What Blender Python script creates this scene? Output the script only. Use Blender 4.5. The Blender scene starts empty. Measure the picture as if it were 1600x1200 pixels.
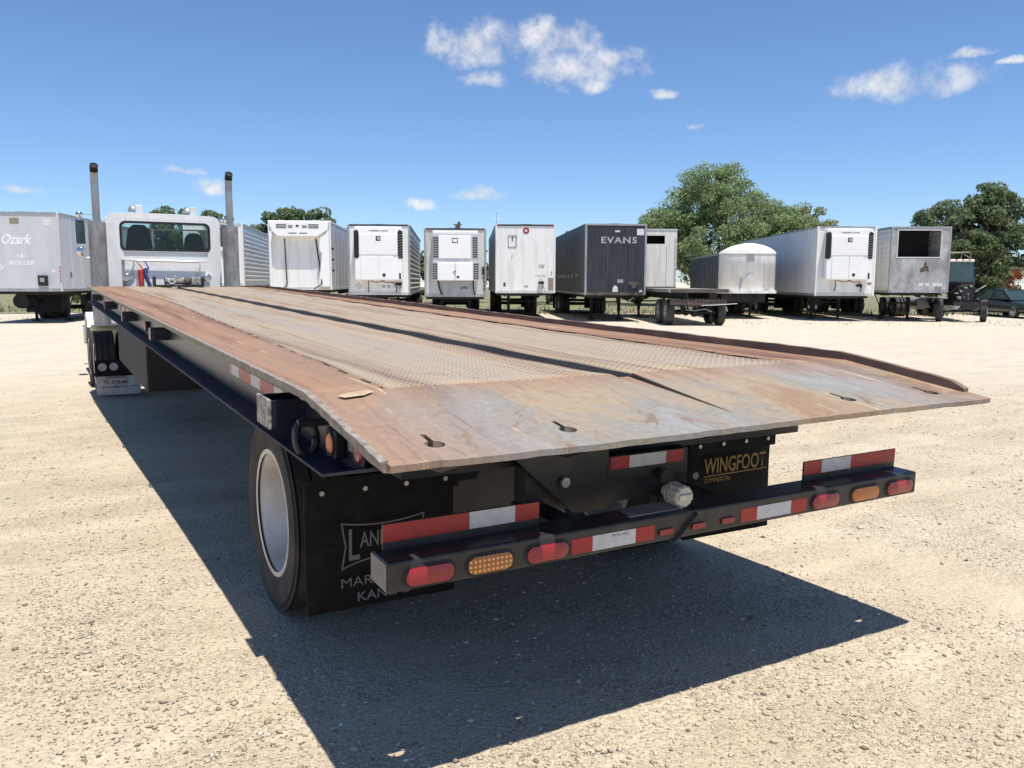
import bpy, bmesh, math, random
import numpy as np
from mathutils import Matrix, Vector

rng = np.random.default_rng(7)
random.seed(7)
R = math.radians
sc = bpy.context.scene
COL = sc.collection

# ------------------------------------------------------------------ camera
cam_d = bpy.data.cameras.new('camera')
cam = bpy.data.objects.new('camera', cam_d)
COL.objects.link(cam)
cr = Vector((0.866352, -0.499425, 0.002976))
cu = Vector((0.058889, 0.108068, 0.992398))
cf = Vector((0.49595, 0.85959, -0.123036))
CAM = Vector((-2.0199, -1.9109, 1.4754))
cam.matrix_world = Matrix(((cr.x, cu.x, -cf.x, CAM.x), (cr.y, cu.y, -cf.y, CAM.y),
                           (cr.z, cu.z, -cf.z, CAM.z), (0, 0, 0, 1)))
cam_d.sensor_width = 36.0
cam_d.lens = 1291.12 / 1600 * 36.0
cam_d.clip_start = 0.05
cam_d.clip_end = 6000
sc.camera = cam

# ------------------------------------------------------------------ world and sun
SUN = Vector((0.02, -0.255, 0.967)).normalized()      # towards the sun
sun_el = math.asin(SUN.z)
sun_az = math.atan2(SUN.x, SUN.y)
world = bpy.data.worlds.new('World')
sc.world = world
world.use_nodes = True
SKY_STRENGTH = 0.120
SUN_STRENGTH = 5.0
CLOUDS = [  # direction of the middle, half width, half height
    (0.4473, 0.8565, 0.2576, 0.072, 0.036), (0.5250, 0.8080, 0.2650, 0.064, 0.029),
    (0.5420, 0.8060, 0.2370, 0.090, 0.030), (0.4585, 0.8592, 0.2270, 0.036, 0.013), (0.5560, 0.8010, 0.2210, 0.040, 0.016),
    (0.8015, 0.5622, 0.2038, 0.080, 0.026), (0.4689, 0.8775, 0.1010, 0.048, 0.0125),
    (0.4018, 0.9115, 0.0885, 0.021, 0.009), (0.1784, 0.9786, 0.1026, 0.024, 0.014),
    (0.1496, 0.9816, 0.1190, 0.032, 0.0070), (0.6274, 0.7504, 0.2079, 0.019, 0.009),
    (0.8238, 0.5195, 0.2270, 0.029, 0.008), (0.6589, 0.7313, 0.1764, 0.018, 0.006),
    (-0.0058, 0.9958, 0.0910, 0.024, 0.0065), (0.8477, 0.4848, 0.2152, 0.021, 0.005),
    (-0.72, 0.62, 0.24, 0.09, 0.03), (-0.95, -0.2, 0.2, 0.12, 0.03), (0.93, -0.28, 0.22, 0.1, 0.028),
    (0.3, -0.92, 0.2, 0.13, 0.035), (-0.5, -0.8, 0.3, 0.1, 0.035)]


def build_world():
    nt = world.node_tree
    N, L = nt.nodes, nt.links
    N.clear()
    out = N.new('ShaderNodeOutputWorld')
    sky = N.new('ShaderNodeTexSky')
    sky.sky_type = 'NISHITA'
    sky.sun_disc = False
    sky.sun_elevation = sun_el
    sky.sun_rotation = sun_az
    sky.altitude = 1500
    sky.air_density = 1.0
    sky.dust_density = 0.8
    sky.ozone_density = 8.5
    bg = N.new('ShaderNodeBackground')
    bg.inputs[1].default_value = SKY_STRENGTH
    L.new(sky.outputs[0], bg.inputs[0])
    tc = N.new('ShaderNodeTexCoord')
    nz = N.new('ShaderNodeTexNoise')
    nz.inputs['Scale'].default_value = 26
    nz.inputs['Detail'].default_value = 9
    nz.inputs['Roughness'].default_value = 0.62
    L.new(tc.outputs['Generated'], nz.inputs['Vector'])
    # warp of the direction gives ragged outlines
    wv = N.new('ShaderNodeVectorMath'); wv.operation = 'SUBTRACT'
    L.new(nz.outputs['Color'], wv.inputs[0]); wv.inputs[1].default_value = (.5, .5, .5)
    ws = N.new('ShaderNodeVectorMath'); ws.operation = 'SCALE'
    L.new(wv.outputs[0], ws.inputs[0]); ws.inputs['Scale'].default_value = 0.018
    wa = N.new('ShaderNodeVectorMath'); wa.operation = 'ADD'
    L.new(tc.outputs['Generated'], wa.inputs[0]); L.new(ws.outputs[0], wa.inputs[1])

    def math_(op, a, b=None):
        m = N.new('ShaderNodeMath'); m.operation = op
        for i, q in enumerate((a, b)):
            if q is None:
                continue
            if isinstance(q, (int, float)):
                m.inputs[i].default_value = q
            else:
                L.new(q, m.inputs[i])
        return m.outputs[0]

    def dot(vec):
        m = N.new('ShaderNodeVectorMath'); m.operation = 'DOT_PRODUCT'
        L.new(wa.outputs[0], m.inputs[0]); m.inputs[1].default_value = vec
        return m.outputs['Value']
    total = None
    for cx, cy, cz, a, b in CLOUDS:
        d = Vector((cx, cy, cz)).normalized()
        t1 = Vector((d.y, -d.x, 0)).normalized()
        t2 = t1.cross(d)
        u = dot(t1 / a)
        v = math_('SUBTRACT', dot(t2 / b), d.dot(t2) / b)
        low = math_('MULTIPLY', math_('MINIMUM', v, 0.0), 0.5)      # flatter underside
        v = math_('ADD', v, low)
        e = math_('ADD', math_('MULTIPLY', u, u), math_('MULTIPLY', v, v))
        m = math_('SUBTRACT', 1.0, e)
        total = m if total is None else math_('MAXIMUM', total, m)
    total = math_('MAXIMUM', total, -3.0)
    nn = math_('MULTIPLY', math_('SUBTRACT', nz.outputs['Fac'], 0.5), 3.6)
    mr = N.new('ShaderNodeMapRange'); mr.interpolation_type = 'SMOOTHSTEP'
    L.new(math_('ADD', total, nn), mr.inputs['Value'])
    mr.inputs['From Min'].default_value = 0.05
    mr.inputs['From Max'].default_value = 1.7
    mr.inputs['To Max'].default_value = 0.93
    cl = N.new('ShaderNodeBackground')
    ramp = N.new('ShaderNodeMapRange')
    L.new(nz.outputs['Fac'], ramp.inputs['Value'])
    ramp.inputs['From Min'].default_value = 0.35; ramp.inputs['From Max'].default_value = 0.65
    ramp.inputs['To Min'].default_value = 0.56; ramp.inputs['To Max'].default_value = 0.73
    cl.inputs[0].default_value = (1.0, 0.99, 0.99, 1)
    L.new(ramp.outputs[0], cl.inputs[1])
    mx = N.new('ShaderNodeMixShader')
    L.new(mr.outputs[0], mx.inputs[0]); L.new(bg.outputs[0], mx.inputs[1]); L.new(cl.outputs[0], mx.inputs[2])
    L.new(mx.outputs[0], out.inputs[0])


build_world()
world.cycles.sampling_method = 'MANUAL'
world.cycles.sample_map_resolution = 256
sd = bpy.data.lights.new('sun', 'SUN')
sd.energy = SUN_STRENGTH
sd.angle = R(0.53)
sd.color = (1.0, 0.955, 0.88)
so = bpy.data.objects.new('sun', sd)
so.rotation_euler = SUN.to_track_quat('Z', 'Y').to_euler()
COL.objects.link(so)
sc.view_settings.view_transform = 'Standard'
sc.view_settings.look = 'None'
sc.view_settings.gamma = 1.0
sc.view_settings.exposure = 0.35
sc.view_settings.use_curve_mapping = False
sc.cycles.max_bounces = 4
sc.cycles.transparent_max_bounces = 8


# ------------------------------------------------------------------ materials
def nodes(name):
    m = bpy.data.materials.new(name)
    m.use_nodes = True
    nt = m.node_tree
    b = nt.nodes['Principled BSDF']
    return m, nt.nodes, nt.links, b


def noise(N, L, vec, scale, detail=4, rough=.55, dist=0.0):
    n = N.new('ShaderNodeTexNoise')
    n.inputs['Scale'].default_value = scale
    n.inputs['Detail'].default_value = detail
    n.inputs['Roughness'].default_value = rough
    n.inputs['Distortion'].default_value = dist
    if vec is not None:
        L.new(vec, n.inputs['Vector'])
    return n.outputs['Fac']


def coords(N, L, scale=(1, 1, 1), kind='Object', rot=(0, 0, 0), loc=(0, 0, 0)):
    tc = N.new('ShaderNodeTexCoord')
    mp = N.new('ShaderNodeMapping')
    mp.inputs['Scale'].default_value = scale
    mp.inputs['Rotation'].default_value = rot
    mp.inputs['Location'].default_value = loc
    L.new(tc.outputs[kind], mp.inputs['Vector'])
    return mp.outputs[0]


def ramp(N, L, fac, stops):
    r = N.new('ShaderNodeValToRGB')
    e = r.color_ramp.elements
    while len(e) < len(stops):
        e.new(0.5)
    for i, (p, c) in enumerate(stops):
        e[i].position = p
        e[i].color = (*c, 1) if len(c) == 3 else c
    L.new(fac, r.inputs[0])
    return r.outputs[0]


def mixc(N, L, fac, a, b, mode='MIX'):
    m = N.new('ShaderNodeMix'); m.data_type = 'RGBA'; m.blend_type = mode
    for i, q in ((0, fac), (6, a), (7, b)):
        if isinstance(q, (int, float)):
            m.inputs[i].default_value = q
        elif isinstance(q, tuple):
            m.inputs[i].default_value = (*q, 1)
        else:
            L.new(q, m.inputs[i])
    return m.outputs[2]


def mth(N, L, op, a, b=None):
    m = N.new('ShaderNodeMath'); m.operation = op
    for i, q in enumerate((a, b)):
        if q is None:
            continue
        if isinstance(q, (int, float)):
            m.inputs[i].default_value = q
        else:
            L.new(q, m.inputs[i])
    return m.outputs[0]


def bump(N, L, b, h, strength=.3, dist=.01):
    n = N.new('ShaderNodeBump')
    n.inputs['Strength'].default_value = strength
    n.inputs['Distance'].default_value = dist
    L.new(h, n.inputs['Height'])
    L.new(n.outputs[0], b.inputs['Normal'])


def paint(name, c1, c2=None, scale=3, rough=.45, metal=0, stretch=(1, 1, 1), bscale=0, bs=.15, lo=.4, hi=.65, spec=.5, kind='Object', dirt=None, dirt_amt=.5, coat=0):
    """aged paint or metal: two colours mixed by noise, optional dirt blotches, fine relief"""
    m, N, L, b = nodes(name)
    c2 = c2 or tuple(x * .8 for x in c1)
    v = coords(N, L, stretch, kind)
    col = ramp(N, L, noise(N, L, v, scale, 6, .6), [(lo, c1), (hi, c2)])
    if dirt:
        v2 = coords(N, L, (stretch[0] * .6, stretch[1] * .6, stretch[2] * .6), kind, loc=(3, 7, 1))
        f = ramp(N, L, noise(N, L, v2, scale * 2.3, 8, .7), [(.5, (0, 0, 0)), (.72, (dirt_amt,) * 3)])
        col = mixc(N, L, f, col, dirt)
    L.new(col, b.inputs['Base Color'])
    b.inputs['Roughness'].default_value = rough
    b.inputs['Metallic'].default_value = metal
    b.inputs['Specular IOR Level'].default_value = spec
    b.inputs['Coat Weight'].default_value = coat
    if bscale:
        bump(N, L, b, noise(N, L, coords(N, L, (1, 1, 1), kind), bscale, 4), bs, .004)
    return m


def flat(name, c, rough=.5, metal=0, spec=.5):
    return paint(name, c, tuple(x * .86 for x in c), 8, rough, metal, spec=spec)


def smooth01(x, a, b):
    t = np.clip((x - a) / (b - a), 0, 1)
    return t * t * (3 - 2 * t)


def gz(x, y):
    """height of the yard: it falls gently towards the tractor and lifts again to the parked row"""
    x = np.asarray(x, float); y = np.asarray(y, float)
    s = smooth01(y, 0, 13)
    z = -.30 * s + .10 * smooth01(y, 14, 27) - .015 * np.clip(x, -2, 2) * (1 - s)
    z = z + .006 * np.sin(x * 1.7 + 1) * np.sin(y * 1.3 + .4) * smooth01(np.hypot(x - 0, y - 1), 2.2, 5)
    return z


def gravel_material():
    m, N, L, b = nodes('gravel_soil')
    v = coords(N, L)
    geo = N.new('ShaderNodeNewGeometry')
    sep = N.new('ShaderNodeSeparateXYZ'); L.new(geo.outputs['Position'], sep.inputs[0])
    big = noise(N, L, v, .35, 5, .6)
    med = noise(N, L, v, 1.7, 6, .65, .6)
    base = ramp(N, L, med, [(.28, (.44, .365, .262)), (.5, (.52, .44, .325)), (.74, (.58, .50, .38))])
    # rolled tracks, along the way vehicles turn in the yard
    trk = noise(N, L, coords(N, L, (.35, 2.3, 1), rot=(0, 0, R(24))), 1.0, 5, .6)
    base = mixc(N, L, ramp(N, L, trk, [(.42, (0, 0, 0)), (.62, (.55,) * 3)]), base, (.39, .32, .225))
    base = mixc(N, L, ramp(N, L, big, [(.45, (0, 0, 0)), (.7, (.5,) * 3)]), base, (.47, .375, .255))
    # pale caliche further out in the yard
    dist = mth(N, L, 'ADD', mth(N, L, 'MULTIPLY', sep.outputs['X'], .5), mth(N, L, 'MULTIPLY', sep.outputs['Y'], .86))
    wob = mth(N, L, 'ADD', dist, mth(N, L, 'MULTIPLY', mth(N, L, 'SUBTRACT', trk, .5), 12.0))
    mr = N.new('ShaderNodeMapRange'); mr.interpolation_type = 'SMOOTHSTEP'
    L.new(wob, mr.inputs[0]); mr.inputs[1].default_value = 6; mr.inputs[2].default_value = 15
    pale = ramp(N, L, med, [(.3, (.50, .44, .345)), (.7, (.58, .52, .42))])
    base = mixc(N, L, mr.outputs[0], base, pale)
    # grit: small chips darker and lighter than the soil
    vo = N.new('ShaderNodeTexVoronoi'); vo.inputs['Scale'].default_value = 120
    L.new(v, vo.inputs['Vector'])
    sc_ = N.new('ShaderNodeSeparateColor'); L.new(vo.outputs['Color'], sc_.inputs[0])
    chip = ramp(N, L, sc_.outputs[0], [(.0, (.62,) * 3), (.3, (.9,) * 3), (.6, (1.03,) * 3), (1, (1.28,) * 3)])
    dust = noise(N, L, coords(N, L, (.8, 1.9, 1), rot=(0, 0, R(-28)), loc=(4, 2, 0)), .9, 7, .62, .7)
    loose = ramp(N, L, dust, [(.36, (.35,) * 3), (.60, (.85,) * 3)])
    base = mixc(N, L, ramp(N, L, dust, [(.32, (.38,) * 3), (.48, (0, 0, 0))]), base, (.55, .45, .32))
    base = mixc(N, L, loose, base, chip, 'MULTIPLY')
    vo2 = N.new('ShaderNodeTexVoronoi'); vo2.inputs['Scale'].default_value = 52
    L.new(v, vo2.inputs['Vector'])
    sc2 = N.new('ShaderNodeSeparateColor'); L.new(vo2.outputs['Color'], sc2.inputs[0])
    base = mixc(N, L, mth(N, L, 'MULTIPLY', loose, .5), base, ramp(N, L, sc2.outputs[1], [(0, (.75,) * 3), (.4, (1,) * 3), (1, (1.14,) * 3)]), 'MULTIPLY')
    L.new(base, b.inputs['Base Color'])
    b.inputs['Roughness'].default_value = .95
    b.inputs['Specular IOR Level'].default_value = .15
    h = mth(N, L, 'ADD', mth(N, L, 'MULTIPLY', vo.outputs['Distance'], -.9), mth(N, L, 'MULTIPLY', vo2.outputs['Distance'], -1.3))
    h = mth(N, L, 'ADD', h, mth(N, L, 'MULTIPLY', noise(N, L, v, 9, 8, .7), 2.2))
    bump(N, L, b, mth(N, L, 'MULTIPLY', mth(N, L, 'SUBTRACT', h, .15), mth(N, L, 'ADD', loose, .3)), .65, .010)
    return m


def island_material(name, stops, rough=.9, translucent=0.0, spec=.2):
    """colour differs from piece to piece of one mesh (stones, leaves)"""
    m, N, L, b = nodes(name)
    g = N.new('ShaderNodeNewGeometry')
    col = ramp(N, L, g.outputs['Random Per Island'], stops)
    L.new(col, b.inputs['Base Color'])
    b.inputs['Roughness'].default_value = rough
    b.inputs['Specular IOR Level'].default_value = spec
    if translucent:
        t = N.new('ShaderNodeBsdfTranslucent')
        L.new(col, t.inputs[0])
        mx = N.new('ShaderNodeMixShader'); mx.inputs[0].default_value = translucent
        out = N['Material Output']
        L.new(b.outputs[0], mx.inputs[1]); L.new(t.outputs[0], mx.inputs[2]); L.new(mx.outputs[0], out.inputs[0])
    return m


def steel_deck(name, diamonds):
    m, N, L, b = nodes(name)
    v = coords(N, L)
    streak = noise(N, L, coords(N, L, (7, .28, 1)), 1.0, 7, .62, .4)
    wide = noise(N, L, coords(N, L, (2.6, .1, 1), loc=(2, 1, 0)), 1.0, 4, .55)
    blot = noise(N, L, coords(N, L, (1.1, .6, 1), loc=(5, 3, 0)), 1.2, 7, .65, .8)
    fine = noise(N, L, v, 38, 6, .7)
    if diamonds:
        col = ramp(N, L, streak, [(.3, (.165, .105, .066)), (.42, (.30, .215, .14)), (.52, (.41, .325, .225)), (.66, (.335, .275, .205)), (.75, (.47, .385, .275))])
        col = mixc(N, L, ramp(N, L, wide, [(.52, (0, 0, 0)), (.66, (.8,) * 3)]), col, (.33, .31, .275))
        col = mixc(N, L, ramp(N, L, blot, [(.55, (0, 0, 0)), (.75, (.65,) * 3)]), col, (.28, .285, .285))
        col = mixc(N, L, ramp(N, L, wide, [(.32, (.85,) * 3), (.42, (0, 0, 0))]), col, (.33, .205, .12))
        pit = noise(N, L, coords(N, L, (1, .3, 1), loc=(1, 8, 0)), 4.5, 9, .75, 1.2)
        col = mixc(N, L, ramp(N, L, pit, [(.57, (0, 0, 0)), (.66, (.55,) * 3)]), col, (.17, .115, .075))
    else:
        col = ramp(N, L, streak, [(.28, (.115, .06, .036)), (.42, (.225, .12, .07)), (.56, (.31, .18, .108)), (.74, (.25, .165, .11))])
        # rubbed bare on the tail, where wheels roll on, in the middle of its width
        sep = N.new('ShaderNodeSeparateXYZ'); tc = N.new('ShaderNodeTexCoord'); L.new(tc.outputs['Object'], sep.inputs[0])
        tail = mth(N, L, 'MULTIPLY', ramp(N, L, mth(N, L, 'ADD', sep.outputs['Y'], mth(N, L, 'MULTIPLY', blot, .3)), [(.62, (1,) * 3), (.98, (0, 0, 0))]),
                   ramp(N, L, mth(N, L, 'MULTIPLY', mth(N, L, 'ADD', mth(N, L, 'ABSOLUTE', mth(N, L, 'SUBTRACT', sep.outputs['X'], .05)), mth(N, L, 'MULTIPLY', blot, .7)), .5), [(.58, (.97,) * 3), (.92, (.05,) * 3)]))
        bare = ramp(N, L, blot, [(.3, (.33, .225, .135)), (.40, (.26, .175, .105)), (.47, (.32, .25, .17)), (.54, (.235, .22, .19)), (.62, (.27, .275, .262)), (.70, (.22, .21, .19)), (.78, (.30, .195, .115))])
        col = mixc(N, L, tail, col, bare)
        scr = noise(N, L, coords(N, L, (26, 1.6, 1), rot=(0, 0, R(28))), 1.0, 3, .5)
        col = mixc(N, L, ramp(N, L, scr, [(.66, (0, 0, 0)), (.70, (.65,) * 3)]), col, (.58, .43, .27))
        scr2 = noise(N, L, coords(N, L, (60, 2.2, 1), rot=(0, 0, R(-9)), loc=(9, 4, 0)), 1.0, 4, .6)
        col = mixc(N, L, ramp(N, L, scr2, [(.63, (0, 0, 0)), (.68, (.5,) * 3)]), col, (.12, .07, .045))
        pit = noise(N, L, coords(N, L, (1, .55, 1), loc=(1, 8, 0)), 5.5, 9, .75, 1.2)
        col = mixc(N, L, ramp(N, L, pit, [(.56, (0, 0, 0)), (.63, (.6,) * 3)]), col, (.18, .10, .06))
    col = mixc(N, L, .5, col, ramp(N, L, fine, [(.3, (.72,) * 3), (.7, (1.2,) * 3)]), 'MULTIPLY')
    rough = .62
    if diamonds:
        # raised lozenges in two crossing directions
        sep = N.new('ShaderNodeSeparateXYZ'); L.new(coords(N, L, (27, 27, 27)), sep.inputs[0])

        def lattice(ox, oy, sgn):
            u = mth(N, L, 'SUBTRACT', mth(N, L, 'FRACT', mth(N, L, 'ADD', sep.outputs['X'], ox)), .5)
            w = mth(N, L, 'SUBTRACT', mth(N, L, 'FRACT', mth(N, L, 'ADD', sep.outputs['Y'], oy)), .5)
            p = mth(N, L, 'ADD', u, mth(N, L, 'MULTIPLY', w, sgn))
            q = mth(N, L, 'SUBTRACT', u, mth(N, L, 'MULTIPLY', w, sgn))
            e = mth(N, L, 'ADD', mth(N, L, 'POWER', mth(N, L, 'ABSOLUTE', mth(N, L, 'DIVIDE', p, .62)), 2.0),
                    mth(N, L, 'POWER', mth(N, L, 'ABSOLUTE', mth(N, L, 'DIVIDE', q, .17)), 2.0))
            return mth(N, L, 'MAXIMUM', mth(N, L, 'SUBTRACT', 1.0, e), 0.0)
        d = mth(N, L, 'MAXIMUM', lattice(0, 0, 1.0), lattice(.5, .5, -1.0))
        d = mth(N, L, 'MINIMUM', mth(N, L, 'MULTIPLY', d, 2.0), 1.0)
        col = mixc(N, L, mth(N, L, 'MULTIPLY', d, .55), mixc(N, L, 1.0, col, (.84, .8, .76), 'MULTIPLY'), (.56, .49, .40))
        hh = mth(N, L, 'ADD', d, mth(N, L, 'MULTIPLY', fine, .25))
        bump(N, L, b, hh, .7, .004)
    else:
        bump(N, L, b, mth(N, L, 'ADD', fine, mth(N, L, 'MULTIPLY', blot, 2.0)), .22, .006)
    L.new(col, b.inputs['Base Color'])
    b.inputs['Roughness'].default_value = rough
    b.inputs['Metallic'].default_value = 0.0
    b.inputs['Specular IOR Level'].default_value = .35
    return m


def glass(name, tint, rough=.03, alpha=.55):
    m, N, L, b = nodes(name)
    t = N.new('ShaderNodeBsdfTransparent'); t.inputs[0].default_value = (*tint, 1)
    g = N.new('ShaderNodeBsdfGlossy'); g.inputs['Roughness'].default_value = rough
    fr = N.new('ShaderNodeFresnel'); fr.inputs[0].default_value = 1.5
    mx = N.new('ShaderNodeMixShader')
    L.new(fr.outputs[0], mx.inputs[0]); L.new(t.outputs[0], mx.inputs[1]); L.new(g.outputs[0], mx.inputs[2])
    L.new(mx.outputs[0], N['Material Output'].inputs[0])
    return m


def lens(name, c, dots=False):
    m, N, L, b = nodes(name)
    v = coords(N, L, (1, 0, 1))
    vo = N.new('ShaderNodeTexVoronoi'); vo.inputs['Scale'].default_value = 66 if dots else 140
    vo.inputs['Randomness'].default_value = 0.0 if dots else .2
    L.new(v, vo.inputs['Vector'])
    f = ramp(N, L, vo.outputs['Distance'], [(.16, (1,) * 3), (.3, (0, 0, 0))])
    hi = (.95, .62, .28) if dots else tuple(min(1, x * 1.15) for x in c)
    L.new(mixc(N, L, f, c, hi), b.inputs['Base Color'])
    b.inputs['Roughness'].default_value = .25
    b.inputs['Coat Weight'].default_value = .4
    bump(N, L, b, vo.outputs['Distance'], .5, .003)
    return m


M = {}
M['gravel'] = gravel_material()
M['stones'] = island_material('loose_stones', [(0, (.20, .155, .11)), (.25, (.37, .295, .21)), (.6, (.50, .42, .31)), (.9, (.60, .53, .42)), (1, (.72, .66, .55))], .9)
M['rust'] = steel_deck('rusty_plate_steel', False)
M['tread'] = steel_deck('worn_tread_plate', True)
M['edge'] = paint('chewed_edge_steel', (.17, .155, .14), (.34, .30, .25), 28, .7, .2, bscale=60, bs=.9, lo=.35, hi=.62, dirt=(.25, .13, .07))
M['lip'] = paint('rusty_lip_steel', (.13, .085, .065), (.24, .15, .105), 9, .7, 0, (1, .4, 1), bscale=40, bs=.4)
M['channel'] = paint('greasy_channel', (.13, .115, .10), (.19, .165, .14), 5, .6, 0, (1, .3, 1))
M['navy'] = paint('navy_frame_paint', (.008, .012, .026), (.014, .018, .032), 4, .34, 0, (1, .3, 1), 30, .06, dirt=(.12, .105, .085), dirt_amt=.5)
M['navy_flange'] = paint('dusty_navy_flange', (.012, .017, .034), (.022, .026, .042), 5, .6, 0, (1, .3, 1), 40, .08, spec=.25, dirt=(.09, .08, .065), dirt_amt=.45)
M['worn'] = paint('worn_bare_steel', (.42, .40, .36), (.13, .12, .11), 38, .5, .2, bscale=60, bs=.4, lo=.42, hi=.58)
M['black'] = paint('black_chassis_paint', (.012, .012, .013), (.028, .026, .024), 6, .42, 0, bscale=50, bs=.1, dirt=(.07, .06, .05), dirt_amt=.4)
M['bumper'] = paint('dusty_black_bumper', (.018, .018, .018), (.035, .033, .03), 12, .4, 0, bscale=60, bs=.12, dirt=(.09, .08, .065), dirt_amt=.4)
M['pale_lit'] = paint('pale_lit_plate', (.26, .235, .20), (.19, .17, .145), 20, .7, 0)  # pale grey metal; on the bumper ends it paints in the light
M['rubber'] = paint('tyre_rubber', (.040, .038, .036), (.065, .06, .054), 7, .75, 0, bscale=70, bs=.2, spec=.25, dirt=(.09, .078, .062), dirt_amt=.5)
M['rubber_dust'] = paint('dusty_tyre_rubber', (.05, .046, .041), (.085, .076, .064), 7, .85, 0, bscale=70, bs=.2, spec=.2)
M['flap'] = paint('black_flap_rubber', (.010, .010, .010), (.015, .014, .013), 8, .8, 0, bscale=60, bs=.1, spec=.15, dirt=(.05, .043, .035), dirt_amt=.3)
M['rim'] = paint('white_wheel_paint', (.66, .64, .60), (.50, .46, .40), 4, .4, 0, dirt=(.30, .22, .13), dirt_amt=.5)
M['red_tape'] = paint('red_reflective_tape', (.42, .022, .022), (.34, .02, .02), 20, .35)
M['white_tape'] = paint('white_reflective_tape', (.62, .62, .61), (.52, .52, .51), 30, .4)
M['red_lens'] = lens('red_lamp_lens', (.30, .012, .02))
M['amber_lens'] = lens('amber_lamp_lens', (.52, .15, .012))
M['amber_dots'] = lens('amber_led_lens', (.42, .13, .015), True)
M['orange_refl'] = lens('orange_reflector', (.75, .17, .05))
M['gasket'] = flat('black_gasket', (.012, .012, .012), .6)
M['grey_print'] = flat('grey_print', (.15, .15, .145), .7)
M['gold_print'] = flat('gold_print', (.24, .16, .035), .6)
M['dark_print'] = flat('dark_print', (.06, .06, .065), .7)
M['black_print'] = flat('black_print', (.02, .02, .022), .6)
M['ghost_print'] = flat('faded_pale_print', (.86, .87, .87), .6)
M['pale_print'] = paint('worn_pale_print', (.42, .42, .40), (.26, .27, .27), 9, .7)
M['red_print'] = flat('red_print', (.36, .03, .03), .6)
M['cap'] = paint('cream_plastic', (.62, .60, .50), (.52, .49, .40), 20, .45)
M['scrape'] = paint('fresh_scrape', (.50, .375, .235), (.40, .27, .16), 25, .5)
M['bolt'] = flat('zinc_bolt', (.45, .44, .42), .35, .8)
M['white'] = paint('white_cab_paint', (.83, .83, .82), (.78, .78, .76), 3, .3, 0, coat=.3, dirt=(.5, .46, .4), dirt_amt=.25)
M['chrome'] = flat('chrome', (.72, .72, .72), .12, 1.0)
M['steel_shield'] = paint('dull_heat_shield', (.34, .335, .33), (.20, .195, .19), 9, .5, .35, (1, 1, .4), 90, .3)
M['pipe'] = paint('exhaust_pipe_steel', (.42, .41, .40), (.30, .29, .28), 5, .32, .8, (1, 1, .5))
M['soot_shade'] = flat('soot_and_shade_black', (.008, .008, .008), .8)  # soot on the stacks, also painted shade in holes and seams
M['glass'] = glass('cab_glass', (.62, .74, .70))
M['dark_glass'] = paint('dark_vehicle_glass', (.03, .05, .052), (.04, .06, .062), 3, .06, 0)
M['teal_glass'] = paint('teal_windscreen', (.045, .07, .07), (.06, .09, .088), 2, .1)
M['seat'] = flat('dark_seat_cloth', (.025, .026, .03), .85)
M['red_hose'] = flat('red_hose', (.50, .02, .02), .4)
M['blue_hose'] = flat('blue_hose', (.02, .05, .22), .4)
M['flap_white'] = paint('dusty_white_flap', (.50, .49, .47), (.38, .36, .33), 8, .7)
M['disc'] = flat('grey_marker_disc', (.36, .37, .37), .5)
M['van_white'] = paint('van_white', (.82, .82, .80), (.76, .755, .73), 1.6, .42, 0, (1.6, 1.6, .22), dirt=(.42, .37, .30), dirt_amt=.5)
M['van_old'] = paint('van_old_white', (.62, .62, .60), (.50, .49, .46), 1.4, .5, 0, (1.2, 1.2, .25), dirt=(.26, .22, .17), dirt_amt=.5)
M['van_rusty'] = paint('van_rust_stained', (.76, .755, .72), (.69, .67, .62), 1.3, .5, 0, (2.6, 2.6, .16), dirt=(.40, .21, .08), dirt_amt=.55)
M['van_grey'] = paint('van_dull_white', (.56, .58, .60), (.49, .51, .53), 1.2, .5, 0, (1.5, 1.5, .2), dirt=(.38, .37, .35), dirt_amt=.4)
M['van_dark'] = paint('van_dark_sheet', (.016, .019, .028), (.03, .032, .042), 1.6, .45, 0, (2, 2, .3), dirt=(.07, .068, .065), dirt_amt=.5)
M['van_slate'] = paint('van_slate_sheet', (.06, .066, .075), (.085, .088, .092), 2.2, .45, .1, (1, 1, 1))
M['alu'] = paint('dull_aluminium', (.42, .43, .44), (.32, .325, .33), 3, .4, .55, (1, 1, .4), dirt=(.22, .18, .14), dirt_amt=.4)
M['alu_bright'] = paint('bright_aluminium', (.66, .66, .66), (.55, .55, .55), 4, .38, .35)
M['peeled'] = paint('peeled_grey_face', (.46, .46, .46), (.24, .24, .235), 1.3, .6, .1, (1.4, 1.4, .8), lo=.38, hi=.6, dirt=(.46, .46, .45), dirt_amt=.8)
M['unit_white'] = paint('reefer_white', (.86, .86, .85), (.82, .82, .80), 2, .32, 0)
M['unit_dark'] = flat('grille_dark', (.012, .013, .016), .6)
M['under'] = paint('underframe_black', (.010, .010, .012), (.022, .021, .02), 3, .7)
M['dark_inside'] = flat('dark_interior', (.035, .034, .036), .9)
M['rail_dark'] = flat('dark_top_rail', (.05, .052, .06), .5, .3)
M['rusty_bar'] = paint('rusty_sill', (.10, .07, .05), (.05, .042, .037), 6, .7, 0, (1, 1, 1), dirt=(.36, .33, .30), dirt_amt=.5)
M['placard'] = flat('white_placard', (.68, .68, .67), .5)
M['olive'] = flat('tan_patch', (.27, .235, .165), .7)
M['timber'] = paint('weathered_timber', (.34, .31, .26), (.2, .17, .135), 9, .8, 0, (1, 6, 1))
M['green_car'] = paint('dark_green_car_paint', (.014, .021, .02), (.02, .027, .026), 3, .25, .1, coat=.4)
M['headlamp'] = flat('clear_headlamp', (.72, .72, .68), .15)
M['bark'] = paint('tree_bark', (.075, .058, .045), (.13, .105, .085), 6, .9, 0, (1, 1, .2), 14, .6)
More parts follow.
